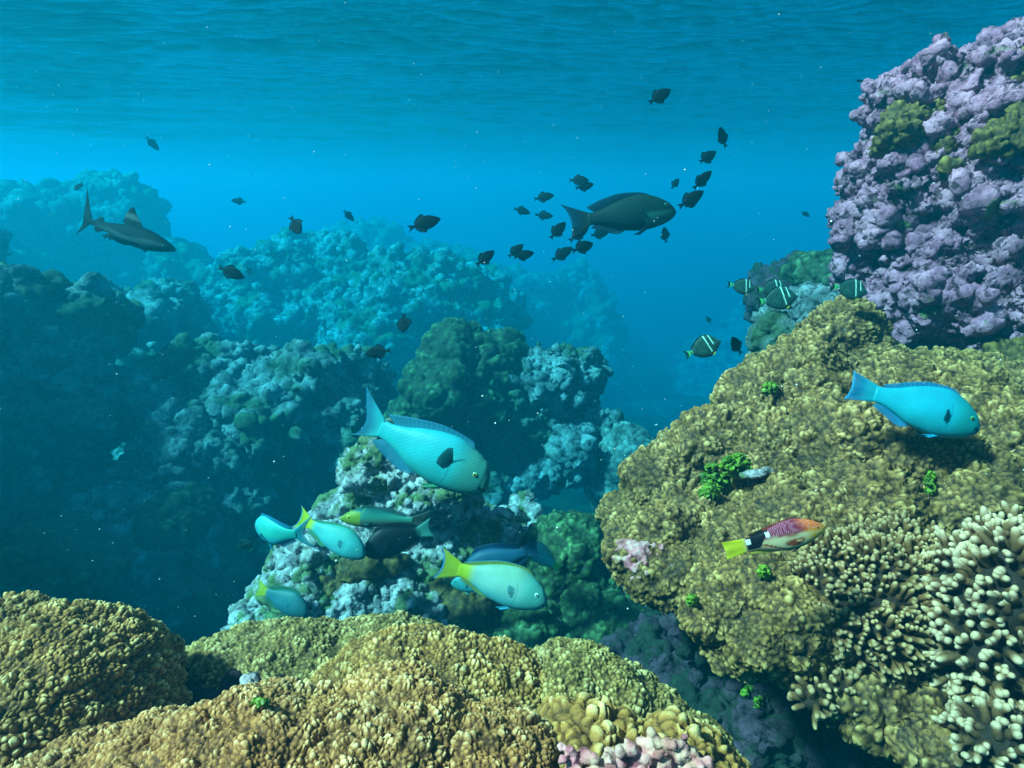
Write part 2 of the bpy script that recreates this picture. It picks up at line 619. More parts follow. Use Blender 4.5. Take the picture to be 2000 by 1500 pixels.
# ================================================================== FAR AND MIDDLE REEFS
def probe(px, py, default):
    """depth of the reef surface seen at a pixel"""
    dg = bpy.context.evaluated_depsgraph_get()
    d = Vector(P(px, py, 1.0))
    L = d.length
    h = SC.ray_cast(dg, Vector((0, 0, 0)), d / L)
    if not h[0] or h[4].name in ('haze', 'water_surface'): return default
    return h[1].dot(Vector(FWD))


G_FAR = 'hazy reef heads fading into the blue water'
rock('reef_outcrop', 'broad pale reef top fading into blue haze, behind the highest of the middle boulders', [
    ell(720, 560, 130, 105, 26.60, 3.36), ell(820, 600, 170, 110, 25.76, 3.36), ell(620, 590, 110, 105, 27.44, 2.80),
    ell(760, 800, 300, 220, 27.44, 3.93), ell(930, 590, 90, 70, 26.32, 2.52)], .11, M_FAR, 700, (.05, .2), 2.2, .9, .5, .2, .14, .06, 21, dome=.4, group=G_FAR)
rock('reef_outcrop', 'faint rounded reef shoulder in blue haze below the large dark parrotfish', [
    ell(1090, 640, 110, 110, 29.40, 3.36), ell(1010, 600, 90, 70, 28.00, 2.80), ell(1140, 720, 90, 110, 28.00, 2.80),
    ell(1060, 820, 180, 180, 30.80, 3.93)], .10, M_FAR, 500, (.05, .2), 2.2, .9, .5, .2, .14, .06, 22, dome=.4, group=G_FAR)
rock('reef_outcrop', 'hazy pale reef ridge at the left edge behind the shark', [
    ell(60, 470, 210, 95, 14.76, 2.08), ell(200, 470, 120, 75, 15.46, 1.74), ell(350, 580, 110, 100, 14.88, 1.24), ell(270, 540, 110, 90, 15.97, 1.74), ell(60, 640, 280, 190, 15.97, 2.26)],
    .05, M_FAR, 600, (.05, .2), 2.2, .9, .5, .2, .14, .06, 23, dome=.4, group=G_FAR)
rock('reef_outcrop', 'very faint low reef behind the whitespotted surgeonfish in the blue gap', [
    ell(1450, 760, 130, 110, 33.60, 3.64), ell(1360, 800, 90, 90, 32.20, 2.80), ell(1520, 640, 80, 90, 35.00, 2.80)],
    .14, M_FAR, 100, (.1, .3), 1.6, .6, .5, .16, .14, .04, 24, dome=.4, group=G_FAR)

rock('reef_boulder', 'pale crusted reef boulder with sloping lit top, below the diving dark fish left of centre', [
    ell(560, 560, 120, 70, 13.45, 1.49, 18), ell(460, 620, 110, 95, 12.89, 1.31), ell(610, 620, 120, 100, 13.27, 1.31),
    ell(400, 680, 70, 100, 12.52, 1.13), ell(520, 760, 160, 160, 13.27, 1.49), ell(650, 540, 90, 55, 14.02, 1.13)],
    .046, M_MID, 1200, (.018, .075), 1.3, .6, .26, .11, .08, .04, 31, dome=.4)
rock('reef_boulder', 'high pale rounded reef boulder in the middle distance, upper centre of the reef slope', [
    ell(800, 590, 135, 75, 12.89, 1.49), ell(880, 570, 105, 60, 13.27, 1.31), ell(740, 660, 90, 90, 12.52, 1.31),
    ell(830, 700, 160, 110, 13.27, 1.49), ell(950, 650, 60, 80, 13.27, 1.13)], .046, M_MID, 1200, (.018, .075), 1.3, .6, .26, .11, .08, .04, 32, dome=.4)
rock('reef_boulder', 'dark shaded reef slope joining the left wall to the centre boulders', [
    ell(270, 720, 110, 130, 7.2, .9), ell(340, 660, 70, 90, 8.2, .9), ell(240, 860, 130, 140, 7.0, .9)], .036, M_MID, 900, (.015, .06), .8, .35, .2, .08, .06, .025, 40, dome=.5)
rock('reef_boulder', 'dim coral covered reef slope left of centre above the rounded mound', [
    ell(400, 760, 90, 110, 5.4, .6), ell(540, 820, 110, 120, 5.3, .6), ell(650, 780, 90, 100, 5.6, .6),
    ell(440, 900, 110, 90, 5.2, .6), ell(700, 850, 90, 110, 5.5, .5), ell(600, 940, 130, 100, 5.6, .6)],
    .028, M_MID, 1500, (.009, .036), .5, .28, .13, .06, .045, .018, 33, dome=.5)
rock('reef_boulder', 'craggy dark sided boulder with pale ledges right of the mossy coral dome', [
    ell(1060, 765, 100, 70, 5.64, 0.60), ell(1110, 840, 75, 80, 5.52, 0.54), ell(1010, 850, 90, 80, 5.76, 0.54),
    ell(960, 900, 80, 60, 5.76, 0.48), ell(1070, 900, 80, 45, 5.64, 0.48), ell(940, 790, 90, 120, 6.00, 0.48)],
    0.02, M_MID, 1600, (.008, .032), .35, .22, .11, .05, .035, .014, 34, dome=.5)
coral('lobed_coral', 'mossy green lobed coral dome in the middle distance above the pale cyan parrotfish', [
    ell(885, 690, 62, 60, 5.34, 0.36), ell(860, 760, 70, 75, 5.22, 0.38), ell(940, 720, 70, 60, 5.40, 0.36),
    ell(915, 790, 90, 65, 5.34, 0.36), ell(820, 810, 60, 40, 5.28, 0.36), ell(985, 690, 45, 40, 5.52, 0.30)],
    .018, M_GREEN, .05, .02, .16, .04, .3, .06, 'nub', 41)
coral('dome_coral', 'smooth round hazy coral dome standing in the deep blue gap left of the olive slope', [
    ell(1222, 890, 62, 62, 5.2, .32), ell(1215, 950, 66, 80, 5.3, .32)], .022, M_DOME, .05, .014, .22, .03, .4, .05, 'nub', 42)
rock('reef_wall', 'steep shaded reef wall at the left edge with a pale crusted brow, and added unseen bulk shading the gully', [
    ell(30, 650, 140, 105, 4.6, .6), ell(130, 650, 90, 90, 4.7, .5), ell(150, 780, 80, 130, 4.8, .5), ell(20, 820, 140, 160, 4.7, .6),
    ell(60, 960, 130, 110, 4.8, .6),
    ellw(-3.9, .8, -1.4, 1.05, 1.6, 2.25), ellw(-4.75, 2.6, -1.4, 1.05, 1.9, 2.25), ellw(-7.6, 6.2, -1.8, 1.6, 2.4, 2.7), ellw(-4.0, -1.2, -1.6, 1.2, 1.6, 2.2)], .022, M_MID, 1400, (.009, .036), .45, .28, .13, .06, .04, .016, 35, dome=.5)  # ellw blobs: unseen bulk outside the frame, added to shade the left gully
coral('lobed_coral', 'small green coral crown on the brow of the left reef wall', [
    ell(75, 565, 48, 28, 4.5, .2), ell(30, 562, 40, 24, 4.45, .2)], .016, M_GREEN, .04, .016, .12, .03, .2, .03, 'nub', 43)
rock('reef_boulder', 'rounded dim boulder low on the left with a bulging crown', [
    ell(240, 1040, 75, 75, 4.3, .4), ell(340, 1040, 75, 70, 4.25, .4), ell(300, 1100, 120, 60, 4.3, .4), ell(410, 1100, 60, 55, 4.5, .35)],
    .02, M_MID, 1300, (.012, .05), .4, .13, .1, .035, .035, .014, 36)
coral('lobed_coral', 'dim green coral crown on the rounded boulder low on the left', [
    ell(345, 1010, 62, 45, 4.1, .3)], .016, M_GREEN, .045, .016, .14, .03, .25, .04, 'nub', 44)
rock('reef_boulder', 'leaning dark reef slab above the low rounded boulder', [
    ell(400, 890, 100, 80, 4.9, .5), ell(330, 920, 70, 60, 5.0, .5), ell(460, 960, 80, 70, 4.9, .4)],
    .022, M_MID, 1200, (.014, .06), .4, .17, .12, .05, .04, .016, 37)
coral('lobed_coral', 'dark green coral mound at the lower left edge above the tan coral', [
    ell(60, 1110, 110, 62, 3.5, .4), ell(140, 1125, 70, 55, 3.55, .35), ell(20, 1170, 140, 60, 3.5, .4)],
    .016, M_GREEN, .04, .018, .13, .035, .25, .05, 'nub', 45)

# reef behind the purple boulder
coral('lobed_coral', 'green coral cap hanging beside the purple boulder behind the surgeonfish', [
    ell(1600, 535, 55, 40, 3.9, .3), ell(1640, 550, 50, 45, 3.8, .3)], .014, M_GREEN, .035, .014, .12, .03, .2, .04, 'nub', 46)
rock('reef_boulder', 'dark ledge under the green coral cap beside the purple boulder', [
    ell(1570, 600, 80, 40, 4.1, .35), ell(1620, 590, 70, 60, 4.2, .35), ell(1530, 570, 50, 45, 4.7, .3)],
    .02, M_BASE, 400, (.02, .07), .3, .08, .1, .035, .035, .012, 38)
rock('reef_boulder', 'pale blue crusted knoll peeping over the top of the olive coral slope', [
    ell(1600, 640, 75, 48, 3.0, .25), ell(1560, 665, 70, 40, 2.9, .25)], .012, M_MID, 300, (.015, .045), .2, .05, .06, .022, .02, .008, 39)

# ================================================================== CENTRAL RUBBLE MOUND AND GREEN CORALS
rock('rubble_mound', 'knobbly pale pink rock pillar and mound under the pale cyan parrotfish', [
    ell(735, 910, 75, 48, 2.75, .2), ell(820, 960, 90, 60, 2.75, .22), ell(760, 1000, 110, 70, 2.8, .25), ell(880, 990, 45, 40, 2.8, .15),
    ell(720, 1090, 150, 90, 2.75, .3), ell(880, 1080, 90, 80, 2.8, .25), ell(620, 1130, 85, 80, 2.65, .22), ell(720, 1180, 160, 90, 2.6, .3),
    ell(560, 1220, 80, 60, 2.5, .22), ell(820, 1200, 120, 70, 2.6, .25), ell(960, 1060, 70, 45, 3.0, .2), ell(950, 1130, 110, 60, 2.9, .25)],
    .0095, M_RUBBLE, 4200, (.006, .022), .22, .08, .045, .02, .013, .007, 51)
G_GRN = 'green coral mounds on the slope beside the rubble mound'
for i, (lab, parts, mt) in enumerate([
    ('round green coral mound behind the pale fish with a lime tail', [(1110, 1075, 78, 58, 2.9, .22), (1090, 1110, 60, 45, 2.85, .2)], M_GREEN_BRIGHT),
    ('dim green coral mound right of the front yellow tailed parrotfish head', [(1135, 1180, 62, 48, 2.75, .16), (1180, 1150, 50, 40, 2.9, .16)], M_GREEN_BRIGHT),
    ('smooth green coral hump directly below the front yellow tailed parrotfish', [(990, 1240, 105, 58, 2.55, .22), (1040, 1280, 120, 50, 2.5, .22), (900, 1270, 70, 40, 2.5, .2)], M_GREEN_BRIGHT),
    ('green coral ledge running right below the green hump', [(1190, 1235, 85, 48, 2.6, .2), (1150, 1290, 110, 45, 2.5, .2), (1240, 1270, 60, 40, 2.55, .18)], M_GREEN_BRIGHT),
    ('small olive brain shaped coral knob at the foot of the rubble mound', [(800, 1232, 52, 30, 2.25, .1), (770, 1240, 36, 24, 2.22, .08)], M_OLIVE2),
    ('low olive green coral patch on the rubble under the front parrotfish tail', [(905, 1180, 62, 38, 2.45, .12), (880, 1150, 40, 30, 2.5, .1)], M_OLIVE2),
    ('mossy green coral patch on the left shoulder of the rubble mound', [(715, 1105, 70, 34, 2.46, .1), (680, 1130, 45, 26, 2.44, .08)], M_OLIVE2),
    ('small green coral clump at the far left foot of the rubble mound', [(530, 1180, 34, 30, 2.5, .1), (560, 1205, 30, 24, 2.45, .1)], M_GREEN_BRIGHT),
]):
    if mt is M_OLIVE2:
        bpy.context.view_layer.update()
        bd = probe(parts[0][0], parts[0][1], parts[0][4])
        parts = [(a, b, rx, ry, bd + .03 + (d_ - parts[0][4]), rd) for a, b, rx, ry, d_, rd in parts]
    parts = [ell(*p_) for p_ in parts]
    coral('lobed_coral', lab, parts, .0095, mt, .026, .012, .09, .022, .16, .03, 'nub', 60 + i, group=G_GRN)
rock('reef_boulder', 'blue grey crusted rock lying under the green coral mounds', [
    ell(1130, 1130, 130, 60, 3.1, .3), ell(1040, 1200, 150, 70, 2.85, .3), ell(1230, 1190, 80, 50, 3.0, .25), ell(1010, 1050, 60, 40, 3.3, .25),
    ell(1250, 1350, 130, 90, 2.7, .3)], .014, M_RUBBLE, 800, (.015, .05), .25, .07, .07, .025, .022, .008, 52)

# ================================================================== PURPLE BOULDER
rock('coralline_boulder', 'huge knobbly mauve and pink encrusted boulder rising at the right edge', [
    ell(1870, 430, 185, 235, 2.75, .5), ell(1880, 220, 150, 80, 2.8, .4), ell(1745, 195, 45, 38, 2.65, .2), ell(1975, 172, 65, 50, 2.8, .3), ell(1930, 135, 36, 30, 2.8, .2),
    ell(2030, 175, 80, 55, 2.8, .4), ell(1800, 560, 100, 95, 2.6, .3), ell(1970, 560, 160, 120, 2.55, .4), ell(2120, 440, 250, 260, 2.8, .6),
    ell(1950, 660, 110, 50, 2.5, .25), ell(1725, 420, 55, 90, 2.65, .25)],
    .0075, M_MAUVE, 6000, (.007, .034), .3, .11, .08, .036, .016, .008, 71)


G_CAP = 'olive corals growing on the mauve boulder'
for i, (lab, parts) in enumerate([
    ('flat olive coral plate on the upper left face of the mauve boulder', [(1795, 240, 72, 34, 2.32, .1), (1760, 262, 45, 28, 2.3, .1), (1840, 250, 40, 20, 2.32, .08)]),
    ('small olive coral tuft hanging under the plate on the left of the mauve boulder', [(1725, 292, 20, 14, 2.3, .05)]),
    ('bright olive coral knob right below the flat plate on the mauve boulder', [(1858, 280, 24, 20, 2.27, .05)]),
    ('little star shaped olive coral in the middle of the mauve boulder', [(1864, 326, 22, 17, 2.2, .05)]),
    ('large olive coral shelf jutting in from the right edge of the mauve boulder', [(1985, 270, 66, 34, 2.22, .13), (2030, 230, 60, 40, 2.25, .13), (1950, 285, 30, 20, 2.2, .08)]),
    ('olive coral patch at the top right corner of the mauve boulder', [(2005, 135, 26, 30, 2.38, .1)]),
    ('dull olive coral mound at the right edge beneath the mauve boulder', [(1990, 715, 75, 48, 2.1, .15), (1960, 740, 70, 40, 2.05, .12)]),
]):
    bpy.context.view_layer.update()
    base_d = probe(parts[0][0], parts[0][1], 2.4)
    parts = [ell(a, b, rx, ry, base_d + .02 + (d_ - parts[0][4]) * .3, rd * .75) for a, b, rx, ry, d_, rd in [(p_[0], p_[1], p_[2], p_[3], p_[4], p_[5]) for p_ in parts]]
    coral('encrusting_coral', lab, parts, .007, M_OLIVE2, .017, .010, .05, .02, .08, .018, 'nub', 80 + i, group=G_CAP)

# ================================================================== BIG OLIVE CORAL SLOPE
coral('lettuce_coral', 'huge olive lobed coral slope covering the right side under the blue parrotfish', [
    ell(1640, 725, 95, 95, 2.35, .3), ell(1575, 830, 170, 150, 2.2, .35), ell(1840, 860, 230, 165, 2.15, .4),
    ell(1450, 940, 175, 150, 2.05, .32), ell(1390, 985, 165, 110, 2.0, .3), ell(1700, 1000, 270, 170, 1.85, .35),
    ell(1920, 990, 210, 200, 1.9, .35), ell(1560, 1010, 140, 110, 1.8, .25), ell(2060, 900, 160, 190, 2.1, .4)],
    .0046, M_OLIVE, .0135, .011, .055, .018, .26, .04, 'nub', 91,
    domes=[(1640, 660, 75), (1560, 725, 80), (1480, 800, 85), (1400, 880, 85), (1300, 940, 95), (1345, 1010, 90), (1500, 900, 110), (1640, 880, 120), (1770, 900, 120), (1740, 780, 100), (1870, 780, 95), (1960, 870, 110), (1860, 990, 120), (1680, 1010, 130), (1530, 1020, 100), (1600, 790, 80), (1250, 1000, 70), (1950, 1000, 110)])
coral('lettuce_coral', 'olive coral ledge overhanging the dark gully below the big slope left end', [
    ell(1310, 1075, 118, 66, 1.72, .2), ell(1400, 1075, 120, 80, 1.7, .22), ell(1250, 1090, 60, 42, 1.72, .12), ell(1480, 1060, 110, 70, 1.72, .22)],
    .0040, M_OLIVE, .0125, .010, .05, .014, .18, .035, 'nub', 92, domes=[(1230, 1080, 50), (1310, 1050, 65), (1400, 1100, 65), (1330, 1110, 50), (1480, 1080, 70)])
coral('lettuce_coral', 'rounded yellow olive coral cushion in front of the hogfish, below its tail', [
    ell(1520, 1190, 158, 98, 1.45, .18), ell(1430, 1200, 80, 78, 1.43, .14), ell(1620, 1170, 140, 95, 1.48, .2), ell(1560, 1120, 120, 60, 1.5, .2)],
    .0032, M_OLIVE, .0115, .009, .045, .012, .16, .03, 'nub', 93, domes=[(1400, 1200, 65), (1480, 1150, 75), (1560, 1200, 80), (1470, 1240, 60), (1640, 1160, 80)])
coral('lettuce_coral', 'yellow olive coral shelf hanging low between the two finger corals', [
    ell(1680, 1310, 130, 66, 1.33, .14), ell(1790, 1290, 110, 80, 1.36, .15), ell(1690, 1375, 70, 36, 1.28, .1), ell(1760, 1345, 60, 46, 1.28, .1)],
    .0048, M_OLIVE, .015, .010, .06, .016, .14, .025, 'ridge', 94)
coral('lettuce_coral', 'lowest yellow olive coral plate near the bottom right corner', [
    ell(1790, 1440, 75, 42, 1.2, .09), ell(1850, 1420, 50, 40, 1.22, .08)], .0044, M_OLIVE, .014, .009, .05, .012, .12, .02, 'ridge', 95)
G_PL = 'small coral plates under the shelf'
for i, (px, py, rx, ry, d) in enumerate([(1625, 1402, 20, 9, 1.28), (1665, 1415, 22, 10, 1.25), (1700, 1445, 18, 16, 1.22), (1560, 1300, 24, 13, 1.36), (1500, 1310, 22, 15, 1.4)]):
    coral('coral_plate', ['leftmost tiny tan coral plate under the yellow olive shelf', 'tan coral plate second from the left under the shelf', 'cup shaped tan coral hanging lowest under the shelf',
                          'tan coral lip on the dark rock just below the round cushion', 'tan coral knob left on the dark rock below the round cushion'][i],
          [ell(px, py, rx, ry, d, .03)], .003, M_OLIVE, .010, .005, .03, .004, .05, .008, 'ridge', 96 + i, group=G_PL)
rock('darkened_reef_rock', 'dark purple crusted rock under the olive ledges in deep shade', [
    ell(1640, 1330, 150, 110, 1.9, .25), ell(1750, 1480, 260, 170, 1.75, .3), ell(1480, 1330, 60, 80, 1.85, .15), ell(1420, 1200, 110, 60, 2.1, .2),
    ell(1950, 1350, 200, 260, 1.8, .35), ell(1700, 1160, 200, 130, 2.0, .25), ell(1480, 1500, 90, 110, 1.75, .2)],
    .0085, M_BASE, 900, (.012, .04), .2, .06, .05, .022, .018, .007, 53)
rock('darkened_reef_rock', 'blue grey rock slope sinking into the gully left of the dark overhang', [
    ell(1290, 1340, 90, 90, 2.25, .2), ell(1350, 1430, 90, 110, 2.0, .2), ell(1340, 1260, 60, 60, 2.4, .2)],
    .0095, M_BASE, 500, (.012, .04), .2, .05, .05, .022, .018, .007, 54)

# pink crust spots on the ledge tip
rng = np.random.RandomState(5)
bpy.context.view_layer.update()
nod = []
for k in range(60):
    a_, b_ = 1238 + rng.normal() * 22, 1075 + rng.normal() * 24
    dd = probe(a_, b_, 1.7)
    if dd < 1.62: nod.append((a_, b_, dd))
cen = np.array([P(*n_) for n_ in nod])
me = remesh([balls(cen, rng.uniform(.005, .012, len(cen)), 2)], .0035, 1)
co, no = get_co(me), get_no(me)
set_co(me, co + no * (.003 * fbm(co, 90, 2, 3))[:, None])
fattr(me, 'tip', np.clip(.6 + fbm(co, 60, 2, 4) * .5, 0, 1))
tint(me, M_PINK, 'coralline_crust', 'cluster of pale pink nodules on the left tip of the olive ledge', 'coralline algae')

# ================================================================== FOREGROUND CORALS
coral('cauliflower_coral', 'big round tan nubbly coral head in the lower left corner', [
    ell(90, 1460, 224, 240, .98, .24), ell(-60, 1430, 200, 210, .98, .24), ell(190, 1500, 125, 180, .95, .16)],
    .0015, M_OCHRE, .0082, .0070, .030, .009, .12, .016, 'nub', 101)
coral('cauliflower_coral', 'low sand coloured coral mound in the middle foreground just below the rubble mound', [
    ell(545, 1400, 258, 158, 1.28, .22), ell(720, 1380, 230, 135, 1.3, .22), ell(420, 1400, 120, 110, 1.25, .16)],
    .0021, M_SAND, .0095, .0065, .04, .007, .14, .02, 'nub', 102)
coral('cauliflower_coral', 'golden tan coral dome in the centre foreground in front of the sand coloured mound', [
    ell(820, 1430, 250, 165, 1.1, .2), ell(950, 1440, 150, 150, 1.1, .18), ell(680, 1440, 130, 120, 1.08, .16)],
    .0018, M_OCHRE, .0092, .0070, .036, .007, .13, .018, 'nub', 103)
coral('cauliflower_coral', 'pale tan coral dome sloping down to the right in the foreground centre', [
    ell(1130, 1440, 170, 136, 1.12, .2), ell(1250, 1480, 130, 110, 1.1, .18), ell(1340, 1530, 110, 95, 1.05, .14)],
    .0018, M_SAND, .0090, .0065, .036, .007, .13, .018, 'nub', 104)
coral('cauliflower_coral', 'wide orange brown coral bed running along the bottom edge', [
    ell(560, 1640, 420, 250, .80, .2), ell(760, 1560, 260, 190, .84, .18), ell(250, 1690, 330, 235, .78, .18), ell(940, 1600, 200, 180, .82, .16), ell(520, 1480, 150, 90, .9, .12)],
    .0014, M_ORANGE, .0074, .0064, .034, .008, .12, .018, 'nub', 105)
coral('cauliflower_coral', 'lumpy cream coral lobes at the bottom edge right of the orange bed', [
    ell(1150, 1540, 140, 130, .88, .12), ell(1300, 1570, 130, 110, .86, .12), ell(1390, 1560, 80, 80, .88, .1), ell(1100, 1480, 70, 60, .92, .08)],
    .0027, M_OCHRE, .017, .012, .05, .012, .1, .015, 'nub', 106)
cen, r_ = [], []
for k in range(230):
    a = rng.rand()
    cen.append(P(1105 + 270 * a + rng.normal() * 10, 1490 + 18 * math.sin(a * 7) + rng.normal() * 20, .755 + rng.normal() * .008))
    r_.append(rng.uniform(.0045, .0095))
me = remesh([balls(np.array(cen), np.array(r_), 2)], .0022, 1)
co, no = get_co(me), get_no(me)
set_co(me, co + no * (.002 * fbm(co, 160, 2, 3))[:, None])
fattr(me, 'tip', np.clip(.55 + fbm(co, 50, 2, 4) * .6, 0, 1))
tint(me, M_PINK, 'coralline_nodules', 'pink and grey knobbly nodules along the bottom edge right of centre', 'coralline algae')
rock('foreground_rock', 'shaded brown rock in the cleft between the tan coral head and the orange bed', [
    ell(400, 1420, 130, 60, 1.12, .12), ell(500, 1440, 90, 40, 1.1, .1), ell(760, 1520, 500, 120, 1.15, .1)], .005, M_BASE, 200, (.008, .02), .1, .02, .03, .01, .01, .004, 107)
rock('rock_chip', 'small grey rock chip poking out between the foreground corals', [ell(493, 1340, 14, 22, 1.03, .02, -20), ell(505, 1356, 14, 12, 1.03, .02)],
     .0026, M_RUBBLE, 0, (.01, .02), .04, .006, .01, .003, .006, .002, 108, cat='rock')


# ------------------------------------------------------------------ finger corals
def capsule_chain(pts, rads, seg=9):
    """tapered tube with a rounded tip along points"""
    pts = np.array(pts, float)
    n = len(pts)
    ring = []
    tang = np.gradient(pts, axis=0)
    tang /= np.linalg.norm(tang, axis=1)[:, None]
    a0 = np.cross(tang[0], [0.3, 0.9, 0.1])
    a0 /= np.linalg.norm(a0)
    for i in range(n):
        a = a0 - tang[i] * np.dot(a0, tang[i])
        a /= np.linalg.norm(a)
        b = np.cross(tang[i], a)
        th = np.arange(seg) / seg * 2 * math.pi
        ring.append(pts[i] + rads[i] * (np.cos(th)[:, None] * a + np.sin(th)[:, None] * b))
    v = np.concatenate(ring + [pts[-1][None] + tang[-1] * rads[-1] * .3, pts[0][None]])
    f = []
    for i in range(n - 1):
        for k in range(seg):
            a_, b_ = i * seg + k, i * seg + (k + 1) % seg
            f.append((a_, b_, b_ + seg)); f.append((a_, b_ + seg, a_ + seg))
    for k in range(seg):
        f.append(((n - 1) * seg + k, (n - 1) * seg + (k + 1) % seg, n * seg))
        f.append(((k + 1) % seg, k, n * seg + 1))
    return v, np.array(f, np.int32)


def finger_colony(name, label, parts, n, ln, r, mat, seed, tipfrac=.35, group=None, keep=None, droop=0.0):
    rng = np.random.RandomState(seed)
    base = remesh(parts, .0065, 4)
    co, no = get_co(base), get_no(base)
    set_co(base, co + no * (.02 * fbm(co, 9, 2, seed))[:, None])
    pc, pn = surf_samples(base, n * 14, rng)
    chosen = []
    md = r * 2.1
    cells = {}
    for i in range(len(pc)):
        if keep is not None and not keep(pc[i], pn[i]): continue
        key = tuple(np.floor(pc[i] / md).astype(int))
        ok = True
        for dx in (-1, 0, 1):
            for dy in (-1, 0, 1):
                for dz in (-1, 0, 1):
                    for j in cells.get((key[0] + dx, key[1] + dy, key[2] + dz), ()):
                        if np.linalg.norm(pc[i] - pc[j]) < md: ok = False
        if ok:
            cells.setdefault(key, []).append(i)
            chosen.append(i)
        if len(chosen) >= n: break
    shapes, tips = [], []
    for i in chosen:
        p, nn = pc[i], pn[i]
        d = nn + rng.normal(size=3) * .28 + np.array([0, 0, .25 - droop])
        d /= np.linalg.norm(d)
        L = ln * rng.uniform(.7, 1.35)
        rr = r * rng.uniform(.8, 1.25)
        bend = rng.normal(size=3) * .25
        ts = np.array([-.25, .15, .4, .62, .8, .92, 1.0])
        pts = [p + d * L * t_ + bend * L * t_ * t_ * .5 for t_ in ts]
        rs = rr * np.array([1.05, 1.0, .97, .98, .92, .74, .40])
        v, f = capsule_chain(pts, rs, 10)
        shapes.append((v, f))
        tips.append(np.concatenate([np.repeat(np.clip((ts - (1 - tipfrac)) / tipfrac, 0, 1), 10), [1, 0]]) * .55 + np.concatenate([np.repeat(np.clip(ts + .25, 0, 1), 10), [1, .2]]) * .45)
        for b_ in range(rng.randint(0, 3)):      # side branches
            t0 = rng.uniform(.3, .6)
            q0 = p + d * L * t0
            sd_ = np.cross(d, rng.normal(size=3)); sd_ /= np.linalg.norm(sd_)
            dd = d * .7 + sd_ * .75
            l2 = L * rng.uniform(.35, .6)
            t2 = np.array([0, .35, .65, .88, 1.0])
            v, f = capsule_chain([q0 + dd * l2 * t_ + d * l2 * .25 * t_ * t_ for t_ in t2], rr * np.array([.8, .85, .92, .75, .38]), 10)
            shapes.append((v, f))
            tips.append(np.concatenate([np.repeat(np.clip((t2 * .6 + .4 - (1 - tipfrac)) / tipfrac, 0, 1), 10), [1, .2]]) * .55 + .38)
    v, f = join(shapes)
    tp = np.concatenate(tips)
    cob = get_co(base)
    base.calc_loop_triangles()
    tri = np.empty(len(base.loop_triangles) * 3, np.int32)
    base.loop_triangles.foreach_get('vertices', tri)
    v2, f2 = join([(cob, tri.reshape(-1, 3)), (v, f)])
    me = mesh_from(v2, f2)
    # one round of subdivision for smooth rounded fingers, then grain
    o = bpy.data.objects.new('tmp', me)
    fattr(me, 'tip', np.concatenate([np.zeros(len(cob)), np.clip(tp, 0, 1)]))
    COL.objects.link(o)
    s = o.modifiers.new('s', 'SUBSURF')
    s.levels = 1
    s.render_levels = 1
    dg = bpy.context.evaluated_depsgraph_get()
    out = bpy.data.meshes.new_from_object(o.evaluated_get(dg))
    bpy.data.objects.remove(o)
    out.polygons.foreach_set('use_smooth', np.ones(len(out.polygons), bool))
    co, no = get_co(out), get_no(out)
    g1, _, _ = worley(co, 330, seed)
    set_co(out, co + no * (r * .22 * perlin(co, .6 / r, seed + 2) + r * .07 * (1 - g1))[:, None])
    bpy.data.meshes.remove(base)
    return tint(out, mat, name, label, 'coral', group)


G_F = 'branching finger corals at the right'
finger_colony('finger_coral', 'brown finger coral with short white tipped branches below the hogfish head', [
    ell(1690, 1150, 110, 92, 1.36, .12), ell(1640, 1190, 90, 90, 1.34, .1), ell(1770, 1110, 100, 62, 1.38, .12), ell(1710, 1235, 80, 70, 1.3, .09)],
    1100, .028, .0058, M_FINGER, 201, .22, G_F)
finger_colony('finger_coral', 'pale cream finger coral with thick blunt white tips at the right edge', [
    ell(1950, 1180, 95, 125, 1.22, .12), ell(2010, 1130, 110, 80, 1.24, .12), ell(1925, 1270, 78, 85, 1.2, .1), ell(1990, 1330, 110, 110, 1.2, .1)],
    900, .036, .0074, M_PALEF, 202, .32, G_F)
finger_colony('finger_coral', 'small drooping cream finger coral in the bottom right corner', [
    ell(1930, 1440, 60, 48, 1.1, .06), ell(1985, 1470, 60, 50, 1.1, .06)], 170, .030, .0072, M_PALEF, 203, .3, G_F, droop=.3)
finger_colony('finger_coral', 'sparse tan finger coral sprigs fringing the lower left of the shelf', [
    ell(1590, 1365, 34, 22, 1.25, .03), ell(1640, 1350, 40, 22, 1.25, .03)], 34, .026, .0065, M_FINGER, 204, .3, G_F)


# ------------------------------------------------------------------ seaweed tufts
M_ALGA = N('bright_alga')
c = M_ALGA.ramp(M_ALGA.noise(30, 2), [(0.3, (0.018, 0.05, 0.001)), (0.7, (0.15, 0.24, 0.004))])
M_ALGA = M_ALGA.done(c, 0.5, None, 0.4)


def tuft(label, spots, n, seed, size=.012):
    rng = np.random.RandomState(seed)
    bpy.context.view_layer.update()
    spots = [(a, b, c_, d_, probe(a, b, e_) - size * .5) for a, b, c_, d_, e_ in spots]
    cs, rs, rot = [], [], []
    for k in range(n):
        px, py, sx_, sy_, d = spots[rng.randint(len(spots))]
        g = rng.normal(size=3)
        g /= max(1, np.linalg.norm(g) / 1.6)
        cs.append(P(px + g[0] * sx_ * .6, py + g[1] * sy_ * .6, d + g[2] * .02))
        s = size * rng.uniform(.5, 1.1)
        rs.append((s * .75, s * .16, s))
        q = rng.normal(size=4); q /= np.linalg.norm(q)
        w_, x, y, z = q
        rot.append([[1 - 2 * (y * y + z * z), 2 * (x * y - w_ * z), 2 * (x * z + w_ * y)], [2 * (x * y + w_ * z), 1 - 2 * (x * x + z * z), 2 * (y * z - w_ * x)], [2 * (x * z - w_ * y), 2 * (y * z + w_ * x), 1 - 2 * (x * x + y * y)]])
    v, f = balls(np.array(cs), np.array(rs), 1, np.array(rot))
    me = mesh_from(v, f)
    return tint(me, M_ALGA, 'seaweed_tuft', label, 'seaweed', 'bright green seaweed tufts')


